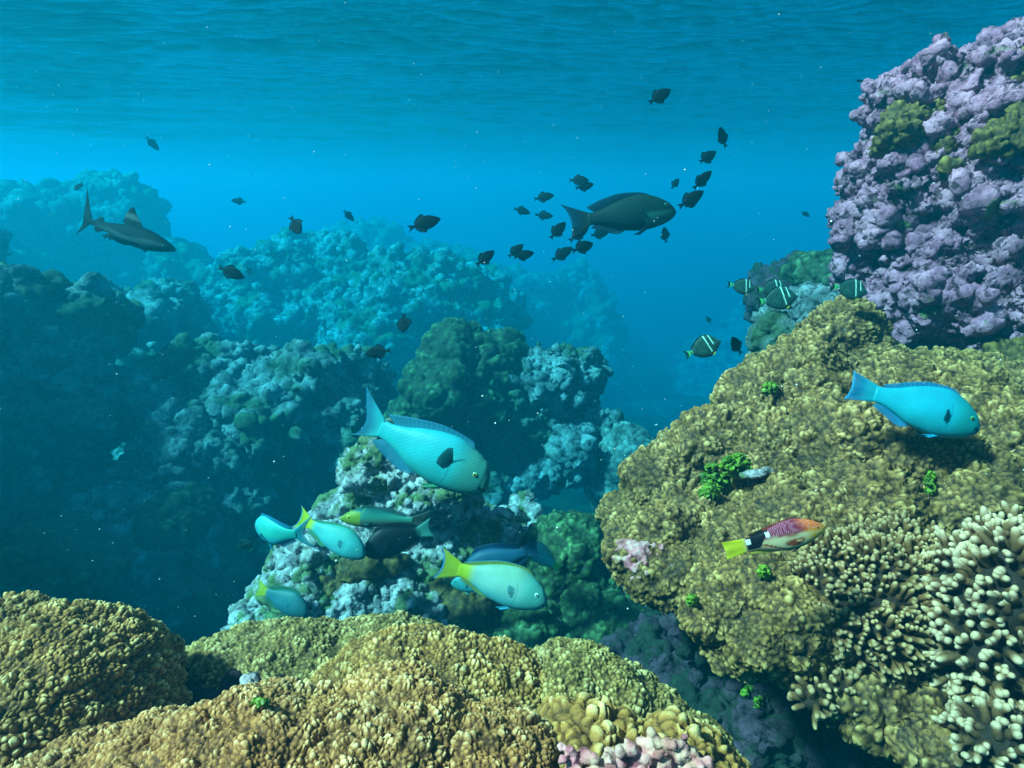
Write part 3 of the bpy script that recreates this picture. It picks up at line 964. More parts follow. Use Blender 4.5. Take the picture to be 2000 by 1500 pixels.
tuft('largest bright green seaweed tuft growing on the olive coral slope', [(1400, 935, 30, 34, 1.66), (1395, 950, 30, 28, 1.66), (1440, 910, 32, 22, 1.68), (1385, 965, 18, 16, 1.64)], 900, 1, .013)
tuft('small dark green seaweed tuft high on the olive slope', [(1505, 760, 14, 12, 1.84)], 90, 2, .012)
tuft('narrow green seaweed sprig on the olive slope under the blue parrotfish', [(1818, 945, 9, 24, 1.55)], 110, 3, .011)
tuft('green seaweed sprig on the round cushion left of the finger coral', [(1492, 1118, 12, 12, 1.32)], 90, 4, .009)
tuft('bright green seaweed scrap hanging in the dark hollow under the cushion', [(1462, 1352, 13, 12, 1.5), (1480, 1372, 8, 12, 1.5)], 130, 5, .010)
tuft('yellow green seaweed scrap in the shade left of the round cushion', [(1352, 1172, 10, 8, 1.62)], 70, 6, .010)
tuft('tiny green seaweed scrap beside the grey rock chip', [(510, 1372, 16, 6, 1.0)], 60, 7, .006)

# broken shell plate beside the big tuft
fd = probe(1475, 925, 1.7) - .008
me = remesh([ell(1475, 925, 24, 8, fd, .02, -12), ell(1455, 928, 12, 6, fd, .015), ell(1500, 918, 14, 5, fd, .015, 20)], .003, 2)
co, no = get_co(me), get_no(me)
set_co(me, co + no * (.004 * fbm(co, 60, 3, 3))[:, None])
fattr(me, 'tip', np.full(len(co), .8))
tint(me, M_RUBBLE, 'coral_fragment', 'broken white coral plate lying beside the largest seaweed tuft', 'coral fragment')

# drifting specks
rng = np.random.RandomState(99)
cs, rs = [], []
for k in range(900):
    d = rng.uniform(.9, 7)
    cs.append(P(rng.uniform(-100, 2100), rng.uniform(-50, 1300), d))
    rs.append(rng.choice([.0011, .0016, .0024]) * (.5 + .28 * d) * rng.uniform(.4, 1.0))
cs = np.array(cs)
ok = cs[:, 2] < SURF_Z - .15
v, f = balls(cs[ok], np.array(rs)[ok], 1)
m = N('drifting_speck')
tag(link('drifting_specks', mesh_from(v, f), m.done((0.8, 0.8, 0.75), .6)), 'pale specks drifting in the water', 'plankton', kind='stuff')

# ================================================================== FISH
def cubic(xk, yk, x):
    """smooth curve through key points"""
    xk = np.array(xk, float); yk = np.array(yk, float)
    m_ = np.gradient(yk, xk)
    i = np.clip(np.searchsorted(xk, x) - 1, 0, len(xk) - 2)
    h = xk[i + 1] - xk[i]
    t_ = (x - xk[i]) / h
    return ((1 + 2 * t_) * (1 - t_) ** 2 * yk[i] + t_ * (1 - t_) ** 2 * h * m_[i]
            + t_ * t_ * (3 - 2 * t_) * yk[i + 1] + t_ * t_ * (t_ - 1) * h * m_[i + 1])


def fin_sheet(base, tip, nr=22, nb=9, th=.004, ripple=.003, rays=16, side=None, bow=0.0):
    """solid fin between a base polyline and a tip polyline (3-D points)"""
    base, tip = np.array(base, float), np.array(tip, float)

    def res(p):
        u = np.linspace(0, 1, len(p))
        uu = np.linspace(0, 1, nr)
        return np.stack([cubic(u, p[:, k], uu) for k in range(3)], 1) if len(p) > 2 else np.stack([np.interp(uu, u, p[:, k]) for k in range(3)], 1)
    b, t_ = res(base), res(tip)
    e = np.linspace(0, 1, nb)[:, None, None]
    g = b[None] * (1 - e) + t_[None] * e                     # nb, nr, 3
    du = np.gradient(g, axis=1); dv = np.gradient(g, axis=0)
    nrm = np.cross(du, dv)
    nrm /= (np.linalg.norm(nrm, axis=2)[..., None] + 1e-9)
    r_ = np.linspace(0, 1, nr)[None, :, None]
    g = g + nrm * (ripple * np.sin(r_ * 9.0) * e + bow * e * e)
    tt = th * (1 - .82 * e) * (0.35 + 0.65 * np.clip(np.sin(np.pi * r_) * 3, 0, 1))
    A, B = (g + nrm * tt).reshape(-1, 3), (g - nrm * tt).reshape(-1, 3)
    n = nr * nb
    i = np.arange(n).reshape(nb, nr)
    q = np.stack([i[:-1, :-1], i[:-1, 1:], i[1:, 1:], i[1:, :-1]], -1).reshape(-1, 4)
    qb = q[:, ::-1] + n
    ed = []
    for loop in (i[0, :], i[-1, ::-1], i[::-1, 0], i[:, -1]):
        for a, c in zip(loop[:-1], loop[1:]): ed.append((c, a, a + n, c + n))
    fa = np.concatenate([q, qb, np.array(ed)])
    E = np.broadcast_to(e, (nb, nr, 1)).reshape(-1)
    R = np.broadcast_to(r_, (nb, nr, 1)).reshape(-1)
    return np.concatenate([A, B]), fa, np.concatenate([E, E]), np.concatenate([R, R]) * rays


def build_fish(sp, name='fish'):
    """one continuous fish skin, 1 unit long, snout at +x"""
    k = np.array(sp['keys'], float)                            # s, top, bottom, half width
    ns, na = sp.get('ns', 110), 44
    s = np.concatenate([[0.0], np.linspace(0.02, 1, ns) ** 1.25])
    top, bot, wd = (cubic(k[:, 0], k[:, j], s) for j in (1, 2, 3))
    bl = sp['bl']
    x = 0.5 - bl * s
    th = np.arange(na) / na * 2 * math.pi
    ex = sp.get('ex', .92)
    cy, sz = np.sign(np.cos(th)) * np.abs(np.cos(th)) ** ex, np.sign(np.sin(th)) * np.abs(np.sin(th)) ** ex
    zc, hh = (top + bot) / 2, (top - bot) / 2
    X = np.repeat(x[:, None], na, 1)
    Y = wd[:, None] * cy[None]
    Z = zc[:, None] + hh[:, None] * sz[None]
    # blunt snout: pull first rings
    v = np.stack([X, Y, Z], 2).reshape(-1, 3)
    n0 = len(v)
    i = np.arange(n0).reshape(len(s), na)
    fa = np.stack([i[:-1], i[1:], np.roll(i, -1, 1)[1:], np.roll(i, -1, 1)[:-1]], -1).reshape(-1, 4)
    nose = np.array([[x[0] + .001, 0, zc[0]]]); end = np.array([[x[-1], 0, zc[-1]]])
    tri = []
    for a in range(na):
        tri.append((n0, a, (a + 1) % na))
        tri.append((n0 + 1, i[-1, (a + 1) % na], i[-1, a]))
    V = [v, nose, end]
    E = [np.zeros(n0 + 2)]; Rr = [np.zeros(n0 + 2)]; part = [np.zeros(n0 + 2, int)]
    quads = [fa]
    off = n0 + 2

    def at(ss):
        return (0.5 - bl * ss, float(cubic(k[:, 0], k[:, 1], np.array([ss]))[0]), float(cubic(k[:, 0], k[:, 2], np.array([ss]))[0]), float(cubic(k[:, 0], k[:, 3], np.array([ss]))[0]))

    def add(sheet, pid):
        nonlocal off
        vv, ff, ee, rr = sheet
        V.append(vv); quads.append(ff + off); E.append(ee); Rr.append(rr); part.append(np.full(len(vv), pid))
        off += len(vv)
    xb, tb, bb, wb = at(1.0)
    zt = np.linspace(tb * .98, bb * .98, 5)
    add(fin_sheet([(xb + .02, 0, z) for z in zt], [(a, 0, b) for a, b in sp['tail']], nr=34, nb=16, th=max(.004, wb * .75), rays=sp.get('trays', 22), ripple=.004), 1)
    for pid, key, sgn in ((2, 'dorsal', 1), (3, 'anal', -1), (6, 'dorsal2', 1)):
        if key in sp:
            base, tip = [], []
            for ss, h, sw in sp[key]:
                xx, t1, b1, w1 = at(ss)
                zz = t1 if sgn > 0 else b1
                base.append((xx, 0, zz - sgn * .012)); tip.append((xx - sw, 0, zz + sgn * h))
            add(fin_sheet(base, tip, nr=50, nb=8, rays=sp.get('drays', 24), th=.0045, ripple=.003), pid)
    if 'pect' in sp:
        ss, zf, ln, wdt, ang, out = sp['pect']
        xx, t1, b1, w1 = at(ss)
        for sd in (1, -1):
            if sp.get('pect_one') and sd != sp['pect_one']: continue
            z0 = b1 + (t1 - b1) * zf
            y0 = w1 * .82 * sd
            ca, sa = math.cos(rad(ang)), math.sin(rad(ang))
            base = [(xx, y0, z0 + wdt * .22), (xx - .004, y0, z0), (xx, y0, z0 - wdt * .22)]
            tips = []
            for f_, l_ in ((.55, .95), (.3, 1.0), (0, .9), (-.32, .72), (-.55, .5)):
                dx, dz = -ln * l_, wdt * f_
                tips.append((xx + dx * ca + dz * sa, y0 + sd * out * l_, z0 - dx * sa + dz * ca))
            add(fin_sheet(base, tips, nr=16, nb=9, th=.0035, rays=11, bow=.004 * sd), 4)
    if 'pelv' in sp:
        ss, ln, dn = sp['pelv']
        xx, t1, b1, w1 = at(ss)
        for sd in (1, -1):
            add(fin_sheet([(xx + .02, sd * w1 * .25, b1 + .012), (xx - .02, sd * w1 * .3, b1 + .012)],
                          [(xx - ln * .55, sd * (w1 * .4 + .012), b1 - dn), (xx - ln, sd * (w1 * .4 + .015), b1 - dn * .55)], nr=10, nb=7, th=.0035, rays=6), 5)
    V = np.concatenate(V); E = np.concatenate(E); Rr = np.concatenate(Rr); part = np.concatenate(part)
    col = sp['col'](V, part, E, Rr)
    body = part == 0
    if 'mouth' in sp:                                          # slit: darken and press in
        mz, ml, dz, mw = sp['mouth']
        u = np.clip((0.5 - V[:, 0]) / ml, 0, 1)
        dist = np.abs(V[:, 2] - (mz + dz * u))
        hit = body & (V[:, 0] > 0.5 - ml) & (dist < mw)
        col[hit] = np.array(sp.get('mcol', (.01, .01, .01)))
        V[hit, 1] *= .88
    bend = sp.get('bend', 0)
    if bend:
        t_ = np.clip(.15 - V[:, 0], 0, 1)
        V[:, 1] += bend * t_ ** 2
    me = mesh_from(V, [np.concatenate(quads), np.array(tri)], name)
    cattr(me, 'Col', np.clip(col * sp.get('k', .6), 0, .95))
    fattr(me, 'fin', (part > 0).astype(float))
    fattr(me, 'ray', Rr)
    fattr(me, 'thin', np.where(part > 0, np.clip(E, 0, 1), 0) * sp.get('sheer', 1.0))
    return me, at


def fish_mat(name, scale=44, bump=.4, dark=.15, rough=.5, spec=.18):
    m = N(name)
    c = m.attr('Col', True)
    fin = m.attr('fin')
    ray = m.attr('ray')
    vec = m.mapping((scale, .01, scale * 1.15), (0, rad(45), 0))
    sc = m.voro(1.0, 'F1', vec, 0.0)
    sp_ = m.ramp(sc, [(0.0, 1.0), (0.40, .93), (0.66, 1 - dark)])
    rs = m.ramp(m.math('ABSOLUTE', m.math('SINE', m.math('MULTIPLY', ray, math.pi))), [(0.0, .62), (0.5, 1.0)])
    fac = m.mix(fin, sp_, rs)
    var = m.ramp(m.noise(5, 3), [(.3, .82), (.7, 1.12)])
    c2 = m.mix(1.0, m.mix(1.0, c, fac, 'MULTIPLY'), var, 'MULTIPLY')
    nb = m.bump(m.mix(fin, sp_, rs), bump, .006)
    m.set(m.b.inputs['Alpha'], m.math('SUBTRACT', 1.0, m.math('MULTIPLY', m.attr('thin'), .42)))
    return m.done(c2, rough, nb, spec)


M_FISH = fish_mat('fish_skin')
M_FISHF = fish_mat('fine_scaled_fish_skin', 60, .4, .15)
M_TRIG = fish_mat('black_fish_skin', 60, .2, .1, .75, .08)
M_SHARK = fish_mat('shark_skin', 200, .1, .02, .7, .05)
m = N('fish_eye')
M_EYE = m.done(m.attr('Col', True), .12, None, .6)


def lerp(a, b, t_):
    return np.array(a)[None] * (1 - t_[:, None]) + np.array(b)[None] * t_[:, None]


def eye_mesh(iris=(.5, .4, .1), pupil=(.005, .005, .008), ring=(.2, .2, .15)):
    co, fa = ico(4)
    me = mesh_from(co * np.array([1, .55, 1]), fa, 'eye')
    a = np.hypot(co[:, 0], co[:, 2])
    c = np.where(a[:, None] < .48, np.array(pupil), np.where(a[:, None] < .86, np.array(iris), np.array(ring)))
    cattr(me, 'Col', c)
    return me


def place(o, tail, head, d, yaw=0, roll=0, dh=None):
    a, b = P(*tail, d), P(*head, d)
    u = b - a
    L = np.linalg.norm(u)
    u = u / L
    nrm = UP - u * np.dot(UP, u)
    if np.linalg.norm(nrm) < .25: nrm = nrm + RIGHT * .4 * np.sign(u[0] + 1e-6)
    nrm = nrm - u * np.dot(nrm, u)
    nrm /= np.linalg.norm(nrm)
    y = rad(yaw)
    c = -FWD
    c = c - u * np.dot(c, u) - nrm * np.dot(c, nrm)
    c /= np.linalg.norm(c)
    X = u * math.cos(y) + c * math.sin(y)
    L = L / max(.2, math.cos(y))
    Z = nrm
    Y = np.cross(Z, X)
    r = rad(roll)
    Z2 = Z * math.cos(r) + Y * math.sin(r)
    Y2 = np.cross(Z2, X)
    mid = (a + b) / 2
    M = Matrix([[X[0] * L, Y2[0] * L, Z2[0] * L, mid[0]], [X[1] * L, Y2[1] * L, Z2[1] * L, mid[1]], [X[2] * L, Y2[2] * L, Z2[2] * L, mid[2]], [0, 0, 0, 1]])
    o.matrix_world = M
    return o


def big_fish(name, label, cat, sp, tail, head, d, yaw=0, roll=0, mat=None, eye=(.12, .5, .022), iris=(.5, .4, .1), ring=(.1, .2, .2), group=None):
    me, at = build_fish(sp, name)
    r = bpy.data.objects.new(name, None)
    COL.objects.link(r)
    tag(r, label, cat, group)
    place(r, tail, head, d, yaw, roll)
    link('body', me, mat or M_FISH, r)
    s_, zf, er = eye
    xx, t1, b1, w1 = at(s_)
    z0 = b1 + (t1 - b1) * zf
    q = abs((zf - .5) * 2)
    yy = w1 * math.sqrt(max(0, 1 - q ** 2)) ** .92
    em = eye_mesh(iris, ring=ring)
    for sd in (1, -1):
        e = link('eye', em, M_EYE, r)
        e.location = (xx, sd * (yy - er * .12), z0)
        e.scale = (er, er, er)
    return r


# ------------------------------------------------------------------ colours
def parrot_col(back, side, belly, head, finc, edge, tail=None, tail_edge=None, pect=None, tx=-.12, pelv=None):
    def f(V, part, E, R):
        x, z = V[:, 0], V[:, 2]
        c = lerp(side, back, sstep(.02, .15, z))
        c = c * (1 - sstep(.0, .13, -z)[:, None]) + np.array(belly) * sstep(.0, .13, -z)[:, None]
        h = sstep(.20, .36, x)[:, None]
        c = c * (1 - h) + np.array(head) * h
        if tail is not None:
            t_ = sstep(-tx, -tx + .10, -x)[:, None]
            c = c * (1 - t_) + np.array(tail) * t_
        # gill cover line
        gx = .235 - 1.6 * (z + .02) ** 2
        g = np.clip(1 - np.abs(x - gx) / .006, 0, 1) * (z < .06) * (z > -.12) * (part == 0)
        c = c * (1 - .45 * g[:, None])
        m_ = part > 0
        fc = lerp(finc, finc, E)
        fc = fc * (1 - sstep(.86, .93, E)[:, None]) + np.array(edge) * sstep(.86, .93, E)[:, None]
        c = np.where(m_[:, None], fc, c)
        tc = lerp(tail if tail is not None else side, tail if tail is not None else np.array(finc), sstep(.2, .8, E))
        te = np.array(tail_edge if tail_edge is not None else edge)
        rim = np.maximum(sstep(.9, .95, E), sstep(.90, .97, np.abs(R / max(R.max(), 1e-3) * 2 - 1)) if False else 0)
        tc = tc * (1 - rim[:, None]) + te * rim[:, None]
        c = np.where((part == 1)[:, None], tc, c)
        if pect is not None: c = np.where((part == 4)[:, None], np.array(pect)[None] * np.ones((len(c), 1)), c)
        if pelv is not None: c = np.where((part == 5)[:, None], np.array(pelv)[None] * np.ones((len(c), 1)), c)
        return c
    return f


PK = [(0, -.028, -.052, .012), (.02, .006, -.075, .030), (.06, .052, -.100, .048), (.13, .098, -.128, .064), (.22, .138, -.150, .076), (.35, .168, -.166, .083),
      (.5, .160, -.163, .080), (.65, .130, -.138, .066), (.8, .086, -.090, .042), (.92, .060, -.061, .024), (1, .058, -.057, .015)]


def parrot(col, depth=1.0, **kw):
    sp = dict(keys=[(a, b * depth, c_ * depth, w_) for a, b, c_, w_ in PK], bl=.80, col=col,
              tail=[(-.505, .150), (-.462, .085), (-.445, 0), (-.462, -.085), (-.50, -.140)],
              dorsal=[(.24, .012, 0), (.32, .042, .01), (.55, .050, .02), (.78, .052, .035), (.90, .030, .06)],
              anal=[(.62, .010, 0), (.68, .045, .02), (.80, .045, .04), (.92, .024, .06)],
              pect=(.30, .42, .125, .085, 12, .035), pelv=(.36, .12, .03), mouth=(-.058, .035, .004, .0055))
    sp.update(kw)
    return sp


cyan = parrot_col((.05, .78, .88), (.06, .82, .88), (.07, .72, .72), (.13, .56, .46), (.05, .42, .62), (.04, .38, .8), pect=(.04, .13, .16), pelv=(.15, .7, .35), tail_edge=(.03, .4, .7))
big_fish('parrotfish', 'large pale cyan parrotfish with steep forehead and dark pectoral fin nosing over the rubble', 'fish',
         parrot(cyan, 1.05, k=.40, keys=[(0, -.020, -.062, .014), (.015, .030, -.085, .034), (.05, .088, -.108, .050), (.12, .128, -.136, .066), (.22, .156, -.158, .078), (.35, .180, -.172, .085), (.5, .168, -.168, .082), (.65, .134, -.142, .066), (.8, .088, -.092, .042), (.92, .062, -.063, .024), (1, .060, -.059, .015)], tail=[(-.50, .205), (-.455, .10), (-.41, 0), (-.435, -.10), (-.51, -.150)], bend=.10, trays=26,
                dorsal=[(.22, .008, 0), (.27, .030, .0), (.5, .040, .01), (.72, .050, .04), (.88, .040, .08)], mouth=(-.062, .050, .012, .010), mcol=(.03, .012, .008),
                anal=[(.58, .010, 0), (.66, .055, .03), (.80, .062, .07), (.92, .034, .09)], pect=(.31, .44, .15, .13, 50, .06)),
         (684, 812), (957, 940), 2.15, 6, -8, eye=(.125, .60, .016), iris=(.4, .35, .08), ring=(.10, .45, .4))

teal = parrot_col((.015, .42, .56), (.015, .50, .64), (.015, .42, .50), (.015, .38, .38), (.01, .28, .52), (.02, .45, .8), pect=(.01, .22, .30), pelv=(.02, .55, .85))
big_fish('parrotfish', 'teal blue parrotfish swimming right across the top of the olive coral slope', 'fish',
         parrot(teal, 1.10, tail=[(-.495, .125), (-.482, .06), (-.478, 0), (-.485, -.06), (-.505, -.105)], pect=(.31, .34, .11, .075, 30, .05),
                dorsal=[(.24, .008, 0), (.32, .024, .01), (.55, .028, .02), (.78, .026, .03), (.90, .014, .04)], mouth=(-.066, .06, .014, .0065)),
         (1662, 754), (1908, 828), 1.5, 4, 0, eye=(.135, .62, .017), iris=(.10, .22, .03), ring=(.08, .55, .6))

dgreen = parrot_col((.03, .11, .085), (.02, .085, .075), (.015, .06, .075), (.02, .10, .06), (.01, .05, .09), (.03, .14, .22), pect=(.03, .12, .15))


def dg2(V, part, E, R):
    c = dgreen(V, part, E, R)
    x, z = V[:, 0], V[:, 2]
    k = sstep(.16, .2, x) * sstep(.025, .04, -z) * (part == 0)
    return c * (1 - k[:, None]) + np.array([.10, .42, .33]) * k[:, None]


big_fish('parrotfish', 'large dark green parrotfish with a pale chin swimming right in open water', 'fish',
         parrot(dg2, .94, k=.2, tail=[(-.52, .165), (-.475, .10), (-.455, 0), (-.46, -.09), (-.49, -.165)], trays=24,
                dorsal=[(.22, .006, 0), (.32, .028, .02), (.55, .052, .04), (.75, .066, .06), (.90, .050, .08)], pect=(.30, .38, .12, .09, 0, .02)),
         (1104, 438), (1322, 402), 2.9, -8, 6, eye=(.125, .66, .018), iris=(.03, .08, .05), ring=(.1, .3, .25))

yt = parrot_col((.42, .66, .46), (.50, .76, .62), (.20, .66, .66), (.20, .62, .52), (.42, .45, .08), (.03, .42, .8), tail=(.86, .80, .02), tail_edge=(.03, .38, .85), pect=(.3, .75, .75), pelv=(.1, .7, .95), tx=-.13)
big_fish('parrotfish', 'front yellow tailed parrotfish with pale scaly flanks, heading right above the green corals', 'fish',
         parrot(yt, 1.04, k=.48, bend=-.05, dorsal=[(.22, .008, 0), (.32, .022, .01), (.55, .026, .02), (.78, .026, .03), (.92, .012, .04)], anal=[(.60, .006, 0), (.70, .022, .02), (.82, .022, .03), (.92, .012, .04)]),
         (852, 1102), (1070, 1164), 2.05, 8, 0, eye=(.13, .64, .018), iris=(.75, .8, .6), ring=(.3, .6, .5))
yt2 = parrot_col((.10, .50, .42), (.12, .58, .56), (.12, .55, .60), (.08, .42, .42), (.10, .34, .16), (.03, .35, .6), tail=(.80, .82, .02), tail_edge=(.05, .45, .6), pect=(.15, .6, .65), tx=-.20)
big_fish('parrotfish', 'second yellow tailed parrotfish with a green blue body, left over the rubble mound', 'fish',
         parrot(yt2, 1.0, bend=.05, dorsal=[(.22, .006, 0), (.32, .018, .01), (.55, .020, .02), (.78, .020, .03), (.92, .012, .04)]),
         (572, 1012), (719, 1078), 2.15, 10, 0, eye=(.13, .62, .013), iris=(.3, .5, .4), ring=(.15, .45, .4))
yt_shaded = parrot_col((.045, .20, .20), (.045, .20, .24), (.04, .17, .22), (.04, .16, .18), (.05, .18, .10), (.03, .2, .3), tail=(.66, .62, .01), tail_edge=(.25, .35, .05), pect=(.06, .35, .4), tx=-.24)  # skin colours darkened to paint in the shade around this fish
big_fish('parrotfish', 'parrotfish coloured dark for shade, with a yellow tail, lowest on the left beside the rubble mound', 'fish',
         parrot(yt_shaded, 1.12, bend=.03), (491, 1152), (608, 1188), 2.3, 14, 0, eye=(.13, .62, .012), iris=(.1, .2, .2), ring=(.06, .2, .2))
dblue = parrot_col((.02, .10, .19), (.02, .12, .22), (.02, .12, .22), (.02, .10, .17), (.01, .06, .15), (.02, .12, .25), pect=(.02, .15, .25))
big_fish('parrotfish', 'dark blue parrotfish heading left, half hidden behind the front yellow tailed one', 'fish',
         parrot(dblue, .92, tail=[(-.50, .20), (-.46, .10), (-.42, 0), (-.44, -.09), (-.49, -.12)], bend=.1),
         (1062, 1064), (896, 1118), 2.3, -6, 0, eye=(.13, .62, .012), iris=(.05, .1, .1))
pale = parrot_col((.12, .58, .52), (.15, .70, .66), (.12, .62, .62), (.10, .52, .52), (.15, .6, .4), (.2, .7, .7), tail=(.25, .95, .12), tail_edge=(.5, .95, .1), tx=-.30)
big_fish('parrotfish', 'small pale fish with a lime green tail behind the front pair, nose to the left', 'fish',
         parrot(pale, 1.25, tail=[(-.52, .11), (-.47, .05), (-.45, 0), (-.45, -.05), (-.50, -.12)]), (1094, 1108), (1028, 1066), 2.42, -20, 0, eye=(.13, .62, .013))
pale2 = parrot_col((.06, .36, .36), (.07, .42, .42), (.06, .36, .40), (.06, .34, .34), (.1, .4, .3), (.1, .5, .6))
big_fish('parrotfish', 'dull teal fish mostly hidden under the tail of the front yellow tailed parrotfish', 'fish',
         parrot(pale2, 1.0), (978, 1146), (880, 1138), 2.18, -10, 0, eye=(.13, .66, .020), iris=(.05, .2, .2), ring=(.03, .15, .15))
brite = parrot_col((.08, .75, .68), (.06, .80, .66), (.05, .55, .70), (.06, .55, .62), (.03, .40, .62), (.02, .30, .75), tail=(.05, .60, .72), tail_edge=(.03, .30, .75), pelv=(.05, .5, .7), pect=(.04, .4, .65), tx=-.3)
big_fish('parrotfish', 'bright turquoise parrotfish turning away from the camera, tail fanned wide at the left', 'fish',
         parrot(brite, 1.25, tail=[(-.52, .28), (-.43, .13), (-.38, 0), (-.42, -.14), (-.54, -.30)], bend=-.7, pect=(.30, .42, .16, .085, -10, .13), pelv=(.36, .16, .08)),
         (594, 1050), (482, 1034), 2.05, -38, 22, eye=(.13, .62, .012))

# black fish with a pale tail
bk = parrot_col((.008, .008, .012), (.006, .008, .014), (.006, .01, .02), (.008, .01, .014), (.006, .008, .014), (.01, .014, .02), tail=(.12, .42, .33), tail_edge=(.02, .09, .08), tx=-.235)
big_fish('parrotfish', 'black parrotfish with a pale green tail below the snapper, heading left', 'fish', parrot(bk, 1.25), (846, 1032), (712, 1072), 2.2, 8, 0, eye=(.13, .62, .012), iris=(.05, .05, .05))


# snapper
def snap_col(V, part, E, R):
    x, z = V[:, 0], V[:, 2]
    c = lerp((.07, .33, .24), (.015, .15, .14), sstep(.02, .09, z))
    c = c * (1 - sstep(-.01, .05, -z)[:, None]) + np.array([.20, .16, .11]) * sstep(-.01, .05, -z)[:, None]
    h = (sstep(.255, .265, x) * (1 - sstep(.05, .09, z)))[:, None]
    c = c * (1 - h) + np.array([.34, .40, .03]) * h
    g = np.clip(1 - np.abs(x - (.262 - 2.5 * (z + .03) ** 2)) / .005, 0, 1) * (part == 0)
    c = c * (1 - g[:, None]) + np.array([.35, .6, .08]) * g[:, None]
    c = np.where((part == 1)[:, None], np.array([.07, .08, .07]), c)
    c = np.where((part > 1)[:, None], np.array([.04, .12, .11]), c)
    return c


SK = [(0, -.018, -.035, .010), (.03, .004, -.052, .026), (.10, .045, -.078, .046), (.2, .083, -.098, .062), (.33, .104, -.108, .068), (.5, .098, -.098, .062), (.7, .066, -.072, .044), (.88, .036, -.042, .022), (1, .034, -.038, .012)]
big_fish('snapper', 'green snapper with a yellow cheek and yellow eye, facing left under the cyan parrotfish', 'fish',
         dict(keys=SK, bl=.82, col=snap_col, tail=[(-.52, .13), (-.48, .07), (-.44, 0), (-.475, -.06), (-.50, -.12)], dorsal=[(.26, .008, 0), (.36, .035, .01), (.55, .035, .02), (.75, .045, .03), (.88, .02, .05)],
              anal=[(.66, .006, 0), (.72, .03, .02), (.86, .02, .04)], pect=(.30, .32, .13, .05, -4, .02), pelv=(.36, .11, .03), mouth=(-.035, .06, -.012, .004)),
         (838, 1018), (664, 1008), 2.3, 0, 0, M_FISHF, eye=(.135, .64, .020), iris=(.85, .65, .03), ring=(.5, .45, .05))


# hogfish
def hog_col(V, part, E, R):
    x, z = V[:, 0], V[:, 2]
    up = sstep(-.01, .05, z)
    stripes = .5 + .5 * np.sin(z * 2 * math.pi / .0165 + .6 * np.sin(x * 9))
    low = lerp((.62, .46, .24), (.28, .045, .012), sstep(.35, .65, stripes))
    dots = np.clip(np.sin(x * 2 * math.pi / .0155) * np.sin(z * 2 * math.pi / .0155 + x * 40) * 2.2 - .6, 0, 1)
    high = lerp((.24, .012, .04), (.70, .28, .42), dots)
    c = low * (1 - up[:, None]) + high * up[:, None]
    h = sstep(.22, .38, x + .6 * np.clip(z, 0, .1))[:, None]
    hd = lerp((.75, .36, .01), (.90, .14, .008), sstep(-.03, .04, z))
    hs = .5 + .5 * np.sin(z * 2 * math.pi / .022 + 1.2)
    hd = hd * (1 - .35 * (hs > .8)[:, None]) + np.array([.55, .45, .5]) * .35 * (hs > .8)[:, None]
    c = c * (1 - h) + hd * h
    bx = x + .55 * z * 0 - .75 * z          # slanting black bar behind
    k = sstep(-.315, -.305, bx + .0) * (1 - sstep(-.135, -.125, bx)) * sstep(-.055, -.045, z + .0 * x)
    c = c * (1 - k[:, None]) + np.array([.006, .006, .01]) * k[:, None]
    for (sx_, sz_, r_) in ((-.075, .055, .019), (-.262, .028, .021)):
        w_ = (np.maximum(np.abs(x - sx_), np.abs(z - sz_) * .9) < r_) & (part == 0)
        c[w_] = (.92, .92, .92)
    ty = sstep(.27, .30, -x)[:, None]
    c = c * (1 - ty) + np.array([.62, .42, .12]) * ty
    c = np.where((part == 1)[:, None], lerp((.66, .56, .10), (.80, .68, .02), sstep(0, .3, E)), c)
    c = np.where((part == 2)[:, None], np.where((x < -.10)[:, None] & (x > -.26)[:, None], np.array([.01, .01, .012]), np.array([.30, .04, .03])), c)
    c = np.where((part == 3)[:, None], np.array([.55, .42, .04]), c)
    c = np.where((part == 4)[:, None], np.array([.55, .30, .12]), c)
    c = np.where((part == 5)[:, None], np.array([.02, .01, .01]), c)
    return c


HK = [(0, -.008, -.020, .008), (.03, .012, -.036, .020), (.10, .046, -.060, .036), (.2, .080, -.088, .052), (.33, .104, -.108, .062), (.5, .108, -.110, .060), (.68, .082, -.088, .046), (.85, .056, -.060, .026), (1, .050, -.052, .014)]
big_fish('hogfish', 'orange maroon hogfish with black saddle, two white spots and yellow tail', 'fish',
         dict(k=.75, keys=[(a_, b_ * 1.22, c_ * 1.22, d_) for a_, b_, c_, d_ in HK], bl=.80, ns=170, col=hog_col, tail=[(-.505, .078), (-.492, .04), (-.485, 0), (-.482, -.04), (-.488, -.085)], trays=16,
              dorsal=[(.26, .004, 0), (.40, .014, .01), (.65, .016, .02), (.88, .022, .05)], anal=[(.60, .004, 0), (.75, .018, .02), (.90, .018, .05)],
              pect=(.30, .36, .10, .05, -18, .015), pelv=(.36, .13, .022), mouth=(-.016, .045, -.006, .003), mcol=(.25, .06, .01)),
         (1411, 1074), (1616, 1028), 1.12, -4, 4, M_FISHF, eye=(.12, .62, .013), iris=(.45, .10, .02), ring=(.5, .14, .02))


